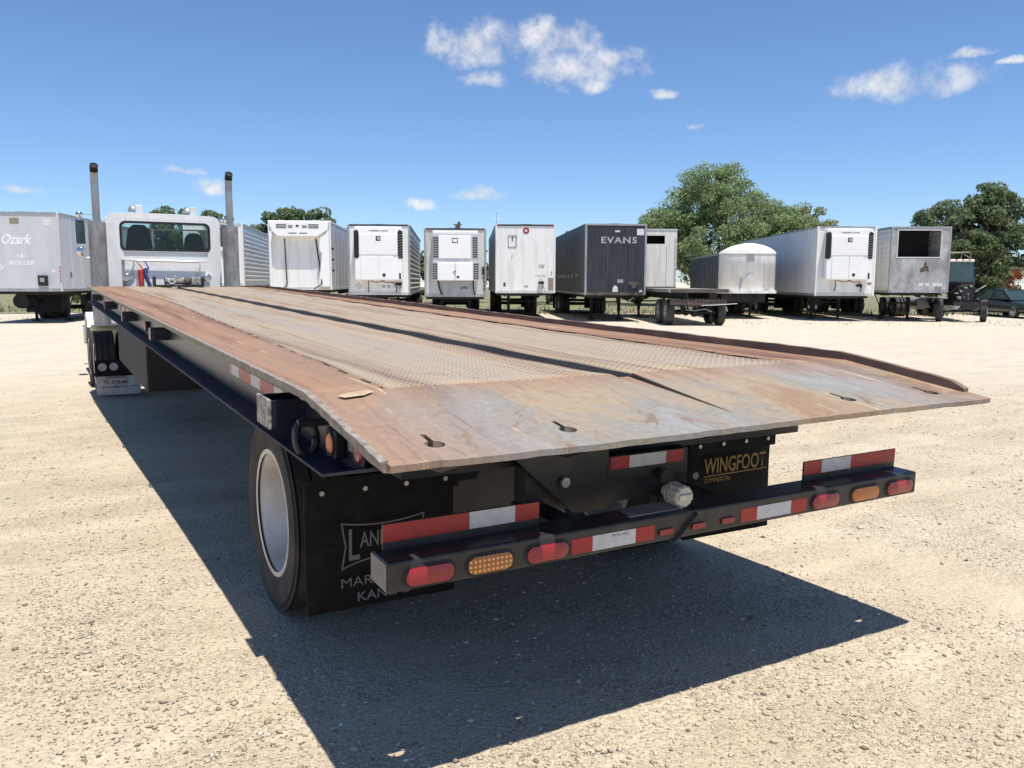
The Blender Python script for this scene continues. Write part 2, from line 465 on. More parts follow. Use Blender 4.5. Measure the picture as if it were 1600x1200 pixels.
M['pole_wood'] = paint('utility_pole_wood', (.13, .095, .07), (.19, .15, .115), 4, .85, 0, (1, 1, .1))
M['mesquite'] = island_material('mesquite_leaf', [(0, (.14, .20, .095)), (.4, (.24, .325, .145)), (.75, (.33, .41, .19)), (1, (.42, .47, .24))], .6, .45)
M['mesquite_y'] = island_material('yellow_green_leaf', [(0, (.18, .21, .085)), (.5, (.31, .34, .14)), (1, (.43, .43, .2))], .6, .45)
M['oak'] = island_material('live_oak_leaf', [(0, (.10, .145, .08)), (.5, (.17, .225, .115)), (1, (.26, .305, .16))], .55, .45)
M['shrub'] = island_material('shrub_leaf', [(0, (.07, .105, .045)), (.5, (.14, .185, .08)), (1, (.23, .27, .125))], .6, .4)
M['grey_leaf'] = island_material('grey_green_leaf', [(0, (.06, .075, .06)), (.5, (.115, .135, .105)), (1, (.2, .215, .17))], .6, .3)
M['red_leaf'] = island_material('red_leaf', [(0, (.22, .03, .02)), (.6, (.42, .06, .035)), (1, (.5, .14, .05))], .6, .3)
M['grass'] = island_material('dry_grass_blade', [(0, (.06, .075, .025)), (.45, (.13, .145, .05)), (.75, (.24, .22, .10)), (1, (.34, .30, .16))], .7, .3)
M['grass_soil'] = paint('grassy_soil', (.12, .13, .055), (.22, .195, .11), 1.2, .95, 0, kind='Object', dirt=(.36, .31, .2), dirt_amt=.7)


# ------------------------------------------------------------------ mesh helpers
class MB:
    """collects simple shapes and links them as ONE mesh object"""

    def __init__(self):
        self.v, self.f = [], []

    def add(self, vs, fs):
        n = len(self.v)
        self.v += [tuple(p) for p in vs]
        self.f += [tuple(i + n for i in f) for f in fs]
        return self

    def box(self, x0, x1, y0, y1, z0, z1):
        return self.add([(x0, y0, z0), (x1, y0, z0), (x1, y1, z0), (x0, y1, z0), (x0, y0, z1), (x1, y0, z1), (x1, y1, z1), (x0, y1, z1)],
                        [(0, 3, 2, 1), (4, 5, 6, 7), (0, 1, 5, 4), (1, 2, 6, 5), (2, 3, 7, 6), (3, 0, 4, 7)])

    def prism(self, pts, axis, a, b):
        """extrude a polygon; axis 'x': pts are (y,z), 'y': (x,z), 'z': (x,y)"""
        def P(p, t):
            return {'x': (t, p[0], p[1]), 'y': (p[0], t, p[1]), 'z': (p[0], p[1], t)}[axis]
        n = len(pts)
        vs = [P(p, a) for p in pts] + [P(p, b) for p in pts]
        fs = [tuple(range(n - 1, -1, -1)), tuple(range(n, 2 * n))] + [(i, (i + 1) % n, n + (i + 1) % n, n + i) for i in range(n)]
        return self.add(vs, fs)

    def cyl(self, p0, p1, r0, r1=None, n=16, caps=True):
        r1 = r0 if r1 is None else r1
        p0, p1 = Vector(p0), Vector(p1)
        d = (p1 - p0).normalized()
        a = d.orthogonal().normalized(); b = d.cross(a)
        vs = []
        for p, r in ((p0, r0), (p1, r1)):
            for i in range(n):
                t = 2 * math.pi * i / n
                vs.append(p + a * (r * math.cos(t)) + b * (r * math.sin(t)))
        fs = [(i, (i + 1) % n, n + (i + 1) % n, n + i) for i in range(n)]
        if caps:
            fs += [tuple(range(n - 1, -1, -1)), tuple(range(n, 2 * n))]
        return self.add(vs, fs)

    def tube(self, path, r, n=8, caps=True):
        path = [Vector(p) for p in path]
        rs = r if isinstance(r, (list, tuple)) else [r] * len(path)
        vs, prev = [], None
        for k, p in enumerate(path):
            d = (path[min(k + 1, len(path) - 1)] - path[max(k - 1, 0)]).normalized()
            a = d.orthogonal().normalized() if prev is None else (prev - d * prev.dot(d)).normalized()
            prev = a
            b = d.cross(a)
            for i in range(n):
                t = 2 * math.pi * i / n
                vs.append(p + a * (rs[k] * math.cos(t)) + b * (rs[k] * math.sin(t)))
        fs = []
        for k in range(len(path) - 1):
            for i in range(n):
                fs.append((k * n + i, k * n + (i + 1) % n, (k + 1) * n + (i + 1) % n, (k + 1) * n + i))
        if caps:
            m = (len(path) - 1) * n
            fs += [tuple(range(n - 1, -1, -1)), tuple(range(m, m + n))]
        return self.add(vs, fs)

    def lathe(self, prof, c=(0, 0, 0), n=40, axis='x'):
        """prof: (along axis, radius)"""
        vs = []
        for i in range(n):
            t = 2 * math.pi * i / n
            for h, r in prof:
                q = (h, r * math.cos(t), r * math.sin(t))
                if axis == 'y':
                    q = (q[1], q[0], q[2])
                elif axis == 'z':
                    q = (q[1], q[2], q[0])
                vs.append((q[0] + c[0], q[1] + c[1], q[2] + c[2]))
        m = len(prof)
        fs = []
        for i in range(n):
            j = (i + 1) % n
            for k in range(m - 1):
                fs.append((i * m + k, i * m + k + 1, j * m + k + 1, j * m + k))
        return self.add(vs, fs)

    def grid(self, fn, us, vs_):
        n = len(self.v)
        nu, nv = len(us), len(vs_)
        for a in us:
            for b in vs_:
                self.v.append(tuple(fn(a, b)))
        for i in range(nu - 1):
            for j in range(nv - 1):
                k = n + i * nv + j
                self.f.append((k, k + nv, k + nv + 1, k + 1))
        return self

    def mesh(self, name, mat=None, smooth=False):
        me = bpy.data.meshes.new(name)
        me.from_pydata(self.v, [], self.f)
        bm = bmesh.new(); bm.from_mesh(me)
        bmesh.ops.recalc_face_normals(bm, faces=bm.faces)
        bm.to_mesh(me); bm.free()
        if mat:
            me.materials.append(M[mat])
        if smooth:
            me.polygons.foreach_set('use_smooth', [True] * len(me.polygons))
        return me

    def build(self, name, mat, parent=None, smooth=False, bevel=0, seg=2, loc=None, auto=None):
        o = link(name, self.mesh(name, mat, smooth or auto is not None), parent, loc)
        if auto is not None:
            sharp(o.data, auto)
        if bevel:
            bv = o.modifiers.new('bevel', 'BEVEL')
            bv.width = bevel; bv.segments = seg; bv.limit_method = 'ANGLE'; bv.angle_limit = R(40)
        return o


def sharp(me, ang):
    bm = bmesh.new(); bm.from_mesh(me)
    for e in bm.edges:
        e.smooth = not (len(e.link_faces) == 2 and e.calc_face_angle(0) > R(ang))
    bm.to_mesh(me); bm.free()


def link(name, me, parent=None, loc=None):
    o = bpy.data.objects.new(name, me)
    COL.objects.link(o)
    if parent is not None:
        o.parent = parent
    if loc is not None:
        o.location = loc
    return o


def thing(name, label, cat, loc=(0, 0, 0), rz=0, group=None):
    o = bpy.data.objects.new(name, None)
    o.empty_display_size = .2
    COL.objects.link(o)
    o.location = loc
    o.rotation_euler = (0, 0, rz)
    return tag(o, label, cat, group)


def tag(o, label, cat=None, group=None, kind=None):
    if label:
        o['label'] = label
    if cat:
        o['category'] = cat
    if group:
        o['group'] = group
    if kind:
        o['kind'] = kind
    return o


def struct(o, kind='structure', label=None):
    o['kind'] = kind
    if label:
        o['label'] = label
    return o


def holed(outer, holes, fn, thick=0.0, tdir=(0, 0, -1)):
    """a plate with real openings: polygon outline plus hole outlines (2D), mapped to 3D by fn; returns an MB"""
    bm = bmesh.new()
    edges = []
    for loop in [outer] + list(holes):
        vs = [bm.verts.new((p[0], p[1], 0)) for p in loop]
        for i in range(len(vs)):
            edges.append(bm.edges.new((vs[i], vs[(i + 1) % len(vs)])))
    bmesh.ops.triangle_fill(bm, use_beauty=True, use_dissolve=False, edges=edges)
    bm.verts.index_update()
    mb = MB()
    top = [Vector(fn(v.co.x, v.co.y)) for v in bm.verts]
    fs = [tuple(v.index for v in f.verts) for f in bm.faces]
    if thick:
        n = len(top); t = Vector(tdir) * thick
        mb.add(top + [p + t for p in top],
               fs + [tuple(i + n for i in reversed(f)) for f in fs] +
               [(e.verts[0].index, e.verts[1].index, e.verts[1].index + n, e.verts[0].index + n) for e in bm.edges if len(e.link_faces) == 1])
    else:
        mb.add(top, fs)
    bm.free()
    return mb


def rrect(x0, x1, y0, y1, r, n=5):
    pts = []
    for cx, cy, a in ((x1 - r, y1 - r, 0), (x0 + r, y1 - r, 90), (x0 + r, y0 + r, 180), (x1 - r, y0 + r, 270)):
        for i in range(n + 1):
            t = R(a + 90 * i / n)
            pts.append((cx + r * math.cos(t), cy + r * math.sin(t)))
    return pts


def disc2(cx, cy, r, n=14, ry=None):
    ry = ry or r
    return [(cx + r * math.cos(2 * math.pi * i / n), cy + ry * math.sin(2 * math.pi * i / n)) for i in range(n)]


def lettering(text, height, mat, parent, at, right=(1, 0, 0), up=(0, 0, 1), width=None, shear=0, name='lettering', align='LEFT', bold=0.0, space=1.0):
    """flat letters, `height` tall, lying on a surface; at = lower left corner (or middle for CENTER)"""
    cu_ = bpy.data.curves.new(name, 'FONT')
    cu_.body = text
    cu_.extrude = 0.0
    cu_.offset = bold
    cu_.shear = shear
    cu_.space_character = space
    cu_.resolution_u = 3
    ob = bpy.data.objects.new(name, cu_)
    me = bpy.data.meshes.new_from_object(ob)
    bpy.data.objects.remove(ob); bpy.data.curves.remove(cu_)
    n = len(me.vertices)
    co = np.empty(n * 3); me.vertices.foreach_get('co', co); co = co.reshape(-1, 3)
    lo, hi = co.min(0), co.max(0)
    s = height / max(hi[1] - lo[1], 1e-6)
    sx = (width / (hi[0] - lo[0])) if width else s
    u = (co[:, 0] - lo[0]) * sx
    w = (co[:, 1] - lo[1]) * s
    if align == 'CENTER':
        u -= (hi[0] - lo[0]) * sx / 2
    rt, upv = np.array(right, float), np.array(up, float)
    p = np.array(at, float) + u[:, None] * rt + w[:, None] * upv
    me.vertices.foreach_set('co', p.ravel())
    me.update()
    me.materials.clear(); me.materials.append(M[mat])
    return link(name, me, parent)


def copy_tree(o, parent=None):
    c = o.copy()
    COL.objects.link(c)
    c.parent = parent
    for ch in list(o.children):
        copy_tree(ch, c)
    return c


# ------------------------------------------------------------------ the yard
def ground():
    def axis(c, near, n):
        t = np.linspace(-1, 1, n)
        return c + near * np.sinh(t * 6.2) / np.sinh(6.2) * 60
    xs, ys = axis(2, 30, 150), axis(6, 30, 150)
    mb = MB()
    mb.grid(lambda x, y: (x, y, float(gz(x, y))), xs, ys)
    struct(mb.build('ground', 'gravel', smooth=True), label='pale sunlit gravel and caliche of the open yard')

    # grassy soil behind the parked row
    def P(u, w):      # u: along the picture's width, w: away from the camera
        x = CAM.x + cr.x * u + cf.x / .992 * w
        y = CAM.y + cr.y * u + cf.y / .992 * w
        return x, y
    mb = MB()

    def fn(u, t):
        edge = 43 + 1.6 * math.sin(u * .31) + .9 * math.sin(u * .83 + 1)
        x, y = P(u, edge + t)
        return (x, y, float(gz(x, y)) + .015)
    mb.grid(fn, np.linspace(-70, 75, 60), [0, 4, 10, 20, 40, 90, 200])
    struct(mb.build('grass_field', 'grass_soil'), label='dry grassy ground behind the parked trailers')

    # blades, too many to count
    n = 30000
    u = rng.uniform(-42, 48, n); t = rng.exponential(5, n) + 33.5
    clump = np.sin(u * 1.3) * np.sin(t * .9 + u * .4)
    keep = (clump > -.2) | (t > 44)
    keep &= ~((t < 42) & (rng.random(n) < .86))
    u, t = np.where(rng.random(n) < .45, rng.uniform(-42, 48, n), u), t
    u, t = u[keep], t[keep]; n = len(u)
    x = CAM.x + cr.x * u + cf.x / .992 * t; y = CAM.y + cr.y * u + cf.y / .992 * t
    z = gz(x, y)
    h = np.where(t < 42, rng.uniform(.03, .12, n), rng.uniform(.05, .30, n)); a = rng.uniform(0, 2 * math.pi, n); w = np.where(t < 42, .014, .03) * rng.uniform(.7, 1.3, n)
    lean = rng.uniform(-.1, .1, (n, 2))
    v = np.empty((n, 3, 3))
    v[:, 0] = np.c_[x - w * np.cos(a), y - w * np.sin(a), z]
    v[:, 1] = np.c_[x + w * np.cos(a), y + w * np.sin(a), z]
    v[:, 2] = np.c_[x + lean[:, 0], y + lean[:, 1], z + h]
    soup('grass', v, 3, 'grass', 'tufts of dry grass along and behind the row of trailers')

    # loose stones in the near field
    oc = np.array([(1, 0, 0), (-1, 0, 0), (0, 1, 0), (0, -1, 0), (0, 0, 1), (0, 0, -.4)], float)
    of = np.array([(0, 2, 4), (2, 1, 4), (1, 3, 4), (3, 0, 4), (2, 0, 5), (1, 2, 5), (3, 1, 5), (0, 3, 5)])
    n = 150000
    w = 1.2 + 12 * rng.random(n) ** 2.0
    u = (rng.random(n) * 2 - 1) * (.66 * w + .2)
    x = CAM.x + cr.x * u + cf.x / .992 * w; y = CAM.y + cr.y * u + cf.y / .992 * w
    dens = np.sin(x * 2.1 + .7 * np.sin(y * 1.7)) * np.sin(y * 1.4 + x * .6) + .5 * np.sin(x * 5 + y * 3)
    keep = dens + rng.normal(0, .7, n) > -.35
    x, y, w = x[keep], y[keep], w[keep]; n = len(x)
    s = np.clip(rng.lognormal(math.log(.0031), .5, n), .0015, .016) * (1 + .035 * w)
    z = gz(x, y) + s * .12
    ang = rng.uniform(0, 2 * math.pi, n)
    sx = s * rng.uniform(.8, 1.5, n); sy = s * rng.uniform(.6, 1.1, n); sz = s * rng.uniform(.35, .75, n)
    p = oc[None] * np.stack([sx, sy, sz], 1)[:, None, :] * rng.uniform(.75, 1.25, (n, 6, 1))
    c, q = np.cos(ang)[:, None], np.sin(ang)[:, None]
    px = p[:, :, 0] * c - p[:, :, 1] * q + x[:, None]
    py = p[:, :, 0] * q + p[:, :, 1] * c + y[:, None]
    pz = p[:, :, 2] + z[:, None]
    v = np.stack([px, py, pz], 2).reshape(-1, 3)
    f = (of[None] + (np.arange(n) * 6)[:, None, None]).reshape(-1, 3)
    raw_mesh('gravel', v, f, 'stones', 'small loose stones strewn over the near yard')


def raw_mesh(name, v, f, mat, label=None, parent=None, kind='stuff'):
    me = bpy.data.meshes.new(name)
    me.vertices.add(len(v)); me.vertices.foreach_set('co', np.ascontiguousarray(v, dtype=np.float32).ravel())
    k = f.shape[1]
    me.loops.add(len(f) * k); me.loops.foreach_set('vertex_index', np.ascontiguousarray(f, dtype=np.int32).ravel())
    me.polygons.add(len(f)); me.polygons.foreach_set('loop_start', np.arange(0, len(f) * k, k, dtype=np.int32))
    me.update(calc_edges=True)
    me.materials.append(M[mat])
    o = link(name, me, parent)
    if kind:
        o['kind'] = kind
    if label:
        o['label'] = label
    return o


def soup(name, v, k, mat, label=None, parent=None, kind='stuff'):
    n = v.shape[0]
    return raw_mesh(name, v.reshape(-1, 3), np.arange(n * k).reshape(n, k), mat, label, parent, kind)


ground()


# ------------------------------------------------------------------ wheels
TYRE_CACHE = {}


def tyre_mesh(rad, wid, rimr, mat='rubber', detail=True):
    key = (rad, wid, rimr, mat, detail)
    if key in TYRE_CACHE:
        return TYRE_CACHE[key]
    h = wid / 2
    pr = [(-h * .72, rimr - .012), (-h * .86, rimr), (-h * .93, rimr + .02), (-h, rimr + (rad - rimr) * .45), (-h * .97, rad * .93), (-h * .9, rad - .028), (-h * .86, rad - .006)]
    if detail:
        g = .0075; dpt = .016
        for c in (-.5, -.17, .17, .5):
            x = c * wid * .86
            pr += [(x - g, rad - .001), (x - g * .7, rad - dpt), (x + g * .7, rad - dpt), (x + g, rad - .001)]
    pr += [(h * .86, rad - .006), (h * .9, rad - .028), (h * .97, rad * .93), (h, rimr + (rad - rimr) * .45), (h * .93, rimr + .02), (h * .86, rimr), (h * .72, rimr - .012)]
    mb = MB().lathe(pr, n=64 if detail else 28)
    me = mb.mesh('tyre', mat, True); sharp(me, 50)
    TYRE_CACHE[key] = me
    return me


def wheel(parent, x, y, z, side, rad=.455, wid=.26, rimr=.29, rim='rim', dish=.13, detail=True, mat='rubber', inner=False, turn=0):
    """one road wheel: side -1 shows its outer face to -x. dish: how deep the disc sits"""
    w = bpy.data.objects.new('wheel', None); w.empty_display_size = .1
    COL.objects.link(w); w.parent = parent; w.location = (x, y, z); w.rotation_euler = (0, 0, turn)
    link('tyre', tyre_mesh(rad, wid, rimr, mat, detail), w)
    s = side
    h = wid / 2
    key = ('rim', rad, wid, rimr, rim, dish, s, detail)
    if key not in TYRE_CACHE:
        pr = [(s * h * .9, rimr - .012), (s * h * .92, rimr + .008), (s * h * .84, rimr + .012), (s * h * .78, rimr - .018),
              (s * h * .45, rimr - .036), (s * (h * .8 - dish * .55), rimr - .05), (s * (h * .8 - dish), rimr - .075),
              (s * (h * .8 - dish - .012), rimr - .11), (s * (h * .8 - dish - .006), .11), (s * (h * .8 - dish - .006), .001)]
        me = MB().lathe(pr, n=48 if detail else 24).mesh('rim', rim, True); sharp(me, 42)
        TYRE_CACHE[key] = me
    link('rim', TYRE_CACHE[key], w)
    if not inner and detail and rim == 'rim':
        hk = ('holes', s, dish, wid)
        if hk not in TYRE_CACHE:
            hb = MB(); xh = h * .8 - dish - .0045
            for k in range(10):
                a = 2 * math.pi * (k + .5) / 10
                hb.cyl((s * (xh - .004), .168 * math.cos(a), .168 * math.sin(a)), (s * xh, .168 * math.cos(a), .168 * math.sin(a)), .02, n=10)
            TYRE_CACHE[hk] = hb.mesh('hand_holes', 'soot_shade')  # black discs, the shade of the openings put into colour
        link('hand_holes', TYRE_CACHE[hk], w)['kind'] = 'stuff'
    if not inner:
        key = ('hub', rad, s, dish, wid)
        if key not in TYRE_CACHE:
            x0 = h * .8 - dish
            mb = MB().lathe([(s * (x0 - .01), .085), (s * (x0 + .04), .08), (s * (x0 + .07), .055), (s * (x0 + .075), .001)], n=18)
            for k in range(10):
                a = 2 * math.pi * k / 10
                cy, cz = .125 * math.cos(a), .125 * math.sin(a)
                mb.cyl((s * (x0 - .01), cy, cz), (s * (x0 + .03), cy, cz), .014, n=6)
            TYRE_CACHE[key] = mb.mesh('hub', 'bolt' if rim != 'rim' else 'rim', False)
        link('hub', TYRE_CACHE[key], w)
    return w


# ------------------------------------------------------------------ the long flatbed trailer (its own frame: x right, y forward, z up)
ZR, YB, ZB, LEN = 1.0183, .6875, 1.1044, 12.45
HW = 1.295


def zdeck(y):
    return ZR + (ZB - ZR) * min(max(y, 0) / YB, 1.0)


def seam_l(y):
    return -1.03 + .034 * min(max(y - YB, 0), 7)


def seam_r(y):
    return .955 + .012 * min(max(y - YB, 0), 9)


GL, GR = -.095, .008


def flatbed():
    T = thing('flatbed_trailer', 'long rusty steel deck trailer with sloped tail coupled behind the white tractor', 'trailer')
    T.rotation_euler = Matrix(((0.999996, 0.0, 0.003), (6.6e-05, 0.999758, -0.021998), (-0.002999, 0.021998, 0.999754))).to_euler()
    # ---- deck
    deck = MB()
    for y in np.arange(.9, LEN, .42):                       # cross members under the plates
        deck.box(-1.18, 1.18, y - .03, y + .03, ZB - .13, ZB - .035)
    deck = deck.build('deck', 'black', T)

    def wav(x, y):
        e = min(max((y - YB) / .25, 0), 1) * min(max((LEN - y) / .3, 0), 1)
        s = .0045 * math.sin(x * 11 + .3 * math.sin(y * .5)) + .003 * math.sin(y * 7.5 + x * 3) + .0035 * math.sin(x * 23 + y * .2)
        return s * e - .0045 * e
    ys = np.linspace(YB, LEN, 90)

    def strip(name, xa, xb, nx, mat, wave=1.0, off=0.0):
        mb = MB()
        mb.grid(lambda t, y: (xa(y) * (1 - t) + xb(y) * t, y, ZB + off + wave * wav(xa(y) * (1 - t) + xb(y) * t, y)), np.linspace(0, 1, nx), ys)
        o = mb.build(name, mat, deck, smooth=True)
        sm = o.modifiers.new('thick', 'SOLIDIFY'); sm.thickness = .012; sm.offset = -1
        return o
    gap = .010
    strip('edge_strip', lambda y: -HW + .012, lambda y: seam_l(y) - gap, 6, 'rust', .5)
    strip('edge_strip', lambda y: seam_r(y) + gap, lambda y: HW - .03, 6, 'rust', .5)
    strip('floor_plate', lambda y: seam_l(y) + gap, lambda y: GL, 24, 'tread')
    strip('floor_plate', lambda y: GR, lambda y: seam_r(y) - gap, 24, 'tread')
    # black sheet painting in the shade below the slot seams, and the welds that bridge them
    for sm, nm in ((seam_l, 'seam_shade'), (seam_r, 'seam_shade')):
        mb = MB()
        mb.grid(lambda t, y: (sm(y) + t, y, ZB - .016), (-.03, .03), ys)
        mb.build(nm, 'soot_shade', deck)
        wd = MB()
        y = YB + .05
        k = 0
        while y < LEN - .1:
            ln = (.10, .16, .13, .19)[k % 4]
            x = sm(y)
            wd.add([(sm(y) - gap - .004, y, ZB - .004), (sm(y) + gap + .004, y, ZB - .004), (sm(y + ln) + gap + .004, y + ln, ZB - .004), (sm(y + ln) - gap - .004, y + ln, ZB - .004)], [(0, 1, 2, 3)])
            y += ln + (.11, .15, .09, .13)[(k * 3) % 4]
            k += 1
        wd.build('weld_beads', 'rust', deck)['kind'] = 'stuff'
    # recessed guide channel down the middle
    mb = MB()
    fl = [(LEN, ZB - .032), (YB + .02, ZB - .032), (.30, zdeck(.30) - .008), (.13, zdeck(.13) - .002)]
    for (ya, za), (yb, zb) in zip(fl[:1], fl[1:2]):
        mb.add([(GL, ya, za), (GR, ya, za), (GR, yb, zb), (GL, yb, zb)], [(0, 1, 2, 3)])
    for x in (GL, GR):
        mb.add([(x, LEN, ZB - .032), (x, LEN, ZB - .006), (x, YB, ZB - .006), (x, YB, ZB - .032)], [(0, 1, 2, 3)])
        mb.add([(x, YB, ZB - .018), (x, YB, ZB - .004), (x, .13, zdeck(.13) - .003), (x, .3, zdeck(.3) - .008)], [(0, 1, 2, 3)])
    mb.build('guide_channel', 'channel', deck)
    mb = MB()
    mb.add([(GL, YB + .02, ZB - .0175), (GR, YB + .02, ZB - .0175), (GR, .30, zdeck(.30) - .0075), (GL, .30, zdeck(.30) - .0075), (GR, .125, zdeck(.125) - .001), (GL, .125, zdeck(.125) - .001)], [(0, 1, 2, 3), (3, 2, 4, 5)])
    mb.build('channel_run_out', 'rust', deck)
    # ---- tail plate with keyhole slots and the channel's open end
    holes = []
    for kx, ky in ((-1.103, .124), (-.66, .14), (.608, .144), (1.096, .131)):
        pts = []
        for i in range(15):
            a = R(90 + 16 + (360 - 32) * i / 14)
            pts.append((kx + .029 * math.cos(a), ky + .029 * math.sin(a)))
        pts += [(kx + .008, ky + .085), (kx - .008, ky + .085)]
        holes.append(pts)
    # ragged rear lip
    rear = [(x, -.004 * abs(math.sin(x * 9 + 1)) - .003 * abs(math.sin(x * 31)) + (.006 if k % 7 == 3 else 0)) for k, x in enumerate(np.linspace(-HW + .012, HW, 60))]
    outer = rear + [(HW, YB), (GR, YB), (GR, .13), (GL, .13), (GL, YB), (-HW + .012, YB)]
    holed(outer, holes, lambda x, y: (x, y, zdeck(y) + .0035 * math.sin(x * 2.3)), .018).build('tail_plate', 'rust', deck)
    sx = [(-1.20, .585), (-1.13, .60), (-1.085, .635), (-1.10, .655), (-1.17, .64), (-1.215, .61)]
    MB().add([(a, b, zdeck(b) + .0065) for a, b in sx], [tuple(range(6))]).build('bare_scrape', 'scrape', deck)
    MB().add([(a, b, ZB + .0035) for a, b in disc2(.80, 7.5, .05, 12, .085)], [tuple(range(12))]).build('tie_down_hole', 'soot_shade', deck)  # flat black disc painting the shade inside a hole
    # ---- right lip: a flat bar welded on edge, its top bent by use
    mb = MB()
    ysl = [.10] + list(np.linspace(.16, LEN, 130))
    top = [.034 + .002 * math.sin(y * 1.3) + .0015 * math.sin(y * 7) + .0015 * math.sin(y * 29) - (.02 if y < .11 else 0) for y in ysl]
    n = len(ysl)
    vs = []
    for y, t in zip(ysl, top):
        z = zdeck(y)
        vs += [(HW - .028, y, z - .02), (HW - .028, y, z + t), (HW + .004, y, z + t), (HW + .004, y, z - .06)]
    fs = [(4 * i + k, 4 * i + (k + 1) % 4, 4 * i + 4 + (k + 1) % 4, 4 * i + 4 + k) for i in range(n - 1) for k in range(4)] + [(0, 1, 2, 3), tuple(4 * (n - 1) + k for k in (3, 2, 1, 0))]
    mb.add(vs, fs).build('edge_lip', 'lip', deck)
    # ---- left edge bar, chewed
    mb = MB(); vs = []
    ysl = np.linspace(.02, LEN, 330)
    for i, y in enumerate(ysl):
        z = zdeck(y); near = max(0, 1 - y / 1.6)
        j = np.clip(rng.normal(0, 1, 4), -1.5, 1.5) * (.001 + .0014 * near)
        vs += [(-HW + .016, y, z + .003 + abs(j[0])), (-HW - .004 + j[1] * .6, y, z + .004 + j[0] * .6), (-HW + .002 + j[2] * .6, y, z - .024 + j[3] - .004 * near), (-HW + .03, y, z - .03)]
    n = len(ysl)
    fs = [(4 * i + k, 4 * i + (k + 1) % 4, 4 * i + 4 + (k + 1) % 4, 4 * i + 4 + k) for i in range(n - 1) for k in range(4)] + [(0, 1, 2, 3), tuple(4 * (n - 1) + k for k in (3, 2, 1, 0))]
    mb.add(vs, fs).build('edge_bar', 'edge', deck)
    mb = MB()
    mb.box(-1.15, .95, .2, .26, ZR - .05, ZR + .008)
    mb.box(-1.1, .95, .5, .62, ZB - .14, ZB - .05)
    for x in (-1.0, -.55):
        mb.prism([(.05, ZR - .02), (.66, ZB - .03), (.66, .86), (.3, .9)], 'x', x, x + .012)
    mb.build('tail_ribs', 'black', deck)
    # ---- side rails
    for s in (-1, 1):
        mb = MB()
        web = [(LEN, ZB - .02), (LEN, .885), (.52, .885), (.1, .985), (.1, zdeck(.1) - .022), (YB, ZB - .022)]
        mb.prism(web, 'x', s * 1.2, s * 1.188)
        rail = mb.build('side_rail', 'navy', T)
        mb = MB()
        a = [(s * 1.2, LEN), (s * 1.298, LEN), (s * 1.298, .51), (s * 1.255, .2), (s * 1.2, .06)]
        zz = [.885, .872, .872, .955, .99]
        z2 = [q + .009 for q in zz]
        z2[0] = .905
        vs = [(p[0], p[1], q) for p, q in zip(a, zz)] + [(p[0], p[1], q) for p, q in zip(a, z2)] + [(s * 1.2, .51, .872), (s * 1.2, .51, .885)]
        fs = [(0, 1, 2, 10), (10, 2, 3, 4), (5, 6, 7, 11), (11, 7, 8, 9), (1, 6, 7, 2), (2, 7, 8, 3), (3, 8, 9, 4), (0, 5, 6, 1)]
        mb.add(vs, fs)
        mb.build('rail_flange', 'navy_flange', rail)
        for y in (4.45, 6.55, 8.7, 10.95):
            b = MB()
            b.box(s * 1.318, s * 1.2, y, y + .011, .95, 1.035).box(s * 1.318, s * 1.2, y + .12, y + .131, .95, 1.035).box(s * 1.318, s * 1.306, y, y + .131, .95, 1.035)
            b.build('stake_pocket', 'navy', rail, bevel=.002)
        if s < 0:
            # big winch pocket, its outer face rubbed bare
            b = MB().box(-1.318, -1.2, 1.03, 1.042, .93, 1.03).box(-1.318, -1.2, 1.19, 1.202, .93, 1.03).box(-1.318, -1.2, 1.042, 1.19, .93, .94)
            pk = b.build('winch_pocket', 'navy', rail, bevel=.002)
            MB().box(-1.329, -1.3185, 1.026, 1.206, .927, 1.034).build('rub_face', 'worn', pk, bevel=.003)
            # tow ring on a pin
            path = []
            for i in range(25):
                t = 2 * math.pi * i / 24
                path.append((-1.262 + .034 * math.cos(t), .80 + .012 * math.sin(t), .935 + .056 * math.sin(t)))
            rg = MB().tube(path, .0135, 10).build('tow_ring', 'black', rail, smooth=True)
            MB().cyl((-1.2, .80, .985), (-1.29, .80, .985), .013).build('ring_pin', 'black', rg)
            # side marker lamps in their boxes
            b = MB().box(-1.236, -1.2, .575, .665, .905, .995).build('marker_box', 'gasket', rail, bevel=.006)
            MB().lathe([(-1.2362, .001), (-1.2435, .02), (-1.2435, .028), (-1.2365, .034)], (0, .62, .95), 24).build('amber_lens', 'orange_refl', b, smooth=True)
            MB().lathe([(-1.2362, .034), (-1.242, .0355), (-1.242, .042), (-1.2362, .043)], (0, .62, .95), 24).build('lens_ring', 'gasket', b, smooth=True)
            MB().box(-1.2045, -1.2005, .46, .545, .94, .99).build('blank_plate', 'pale_lit', rail)
            b = MB().box(-1.23, -1.2, .33, .415, .93, 1.005).build('marker_box', 'gasket', rail, bevel=.006)
            MB().lathe([(-1.2302, .001), (-1.2375, .02), (-1.2375, .026), (-1.2305, .032)], (0, .372, .968), 24).build('red_lens', 'red_lens', b, smooth=True)
            b = MB().box(-1.23, -1.2, 5.55, 5.63, .93, 1.01).build('marker_box', 'gasket', rail, bevel=.006)
            MB().lathe([(-1.2302, .001), (-1.2375, .02), (-1.2375, .026), (-1.2305, .034)], (0, 5.59, .97), 18).build('amber_lens', 'orange_refl', b, smooth=True)
            # conspicuity tape
            y = 1.31
            for ln, c in ((.15, 'white'), (.24, 'red'), (.17, 'white'), (.25, 'red'), (.17, 'white'), (.06, 'red')):
                MB().box(-1.2018, -1.2003, y, y + ln - .0015, .968, 1.02).build('reflective_tape', c + '_tape', rail)
                y += ln
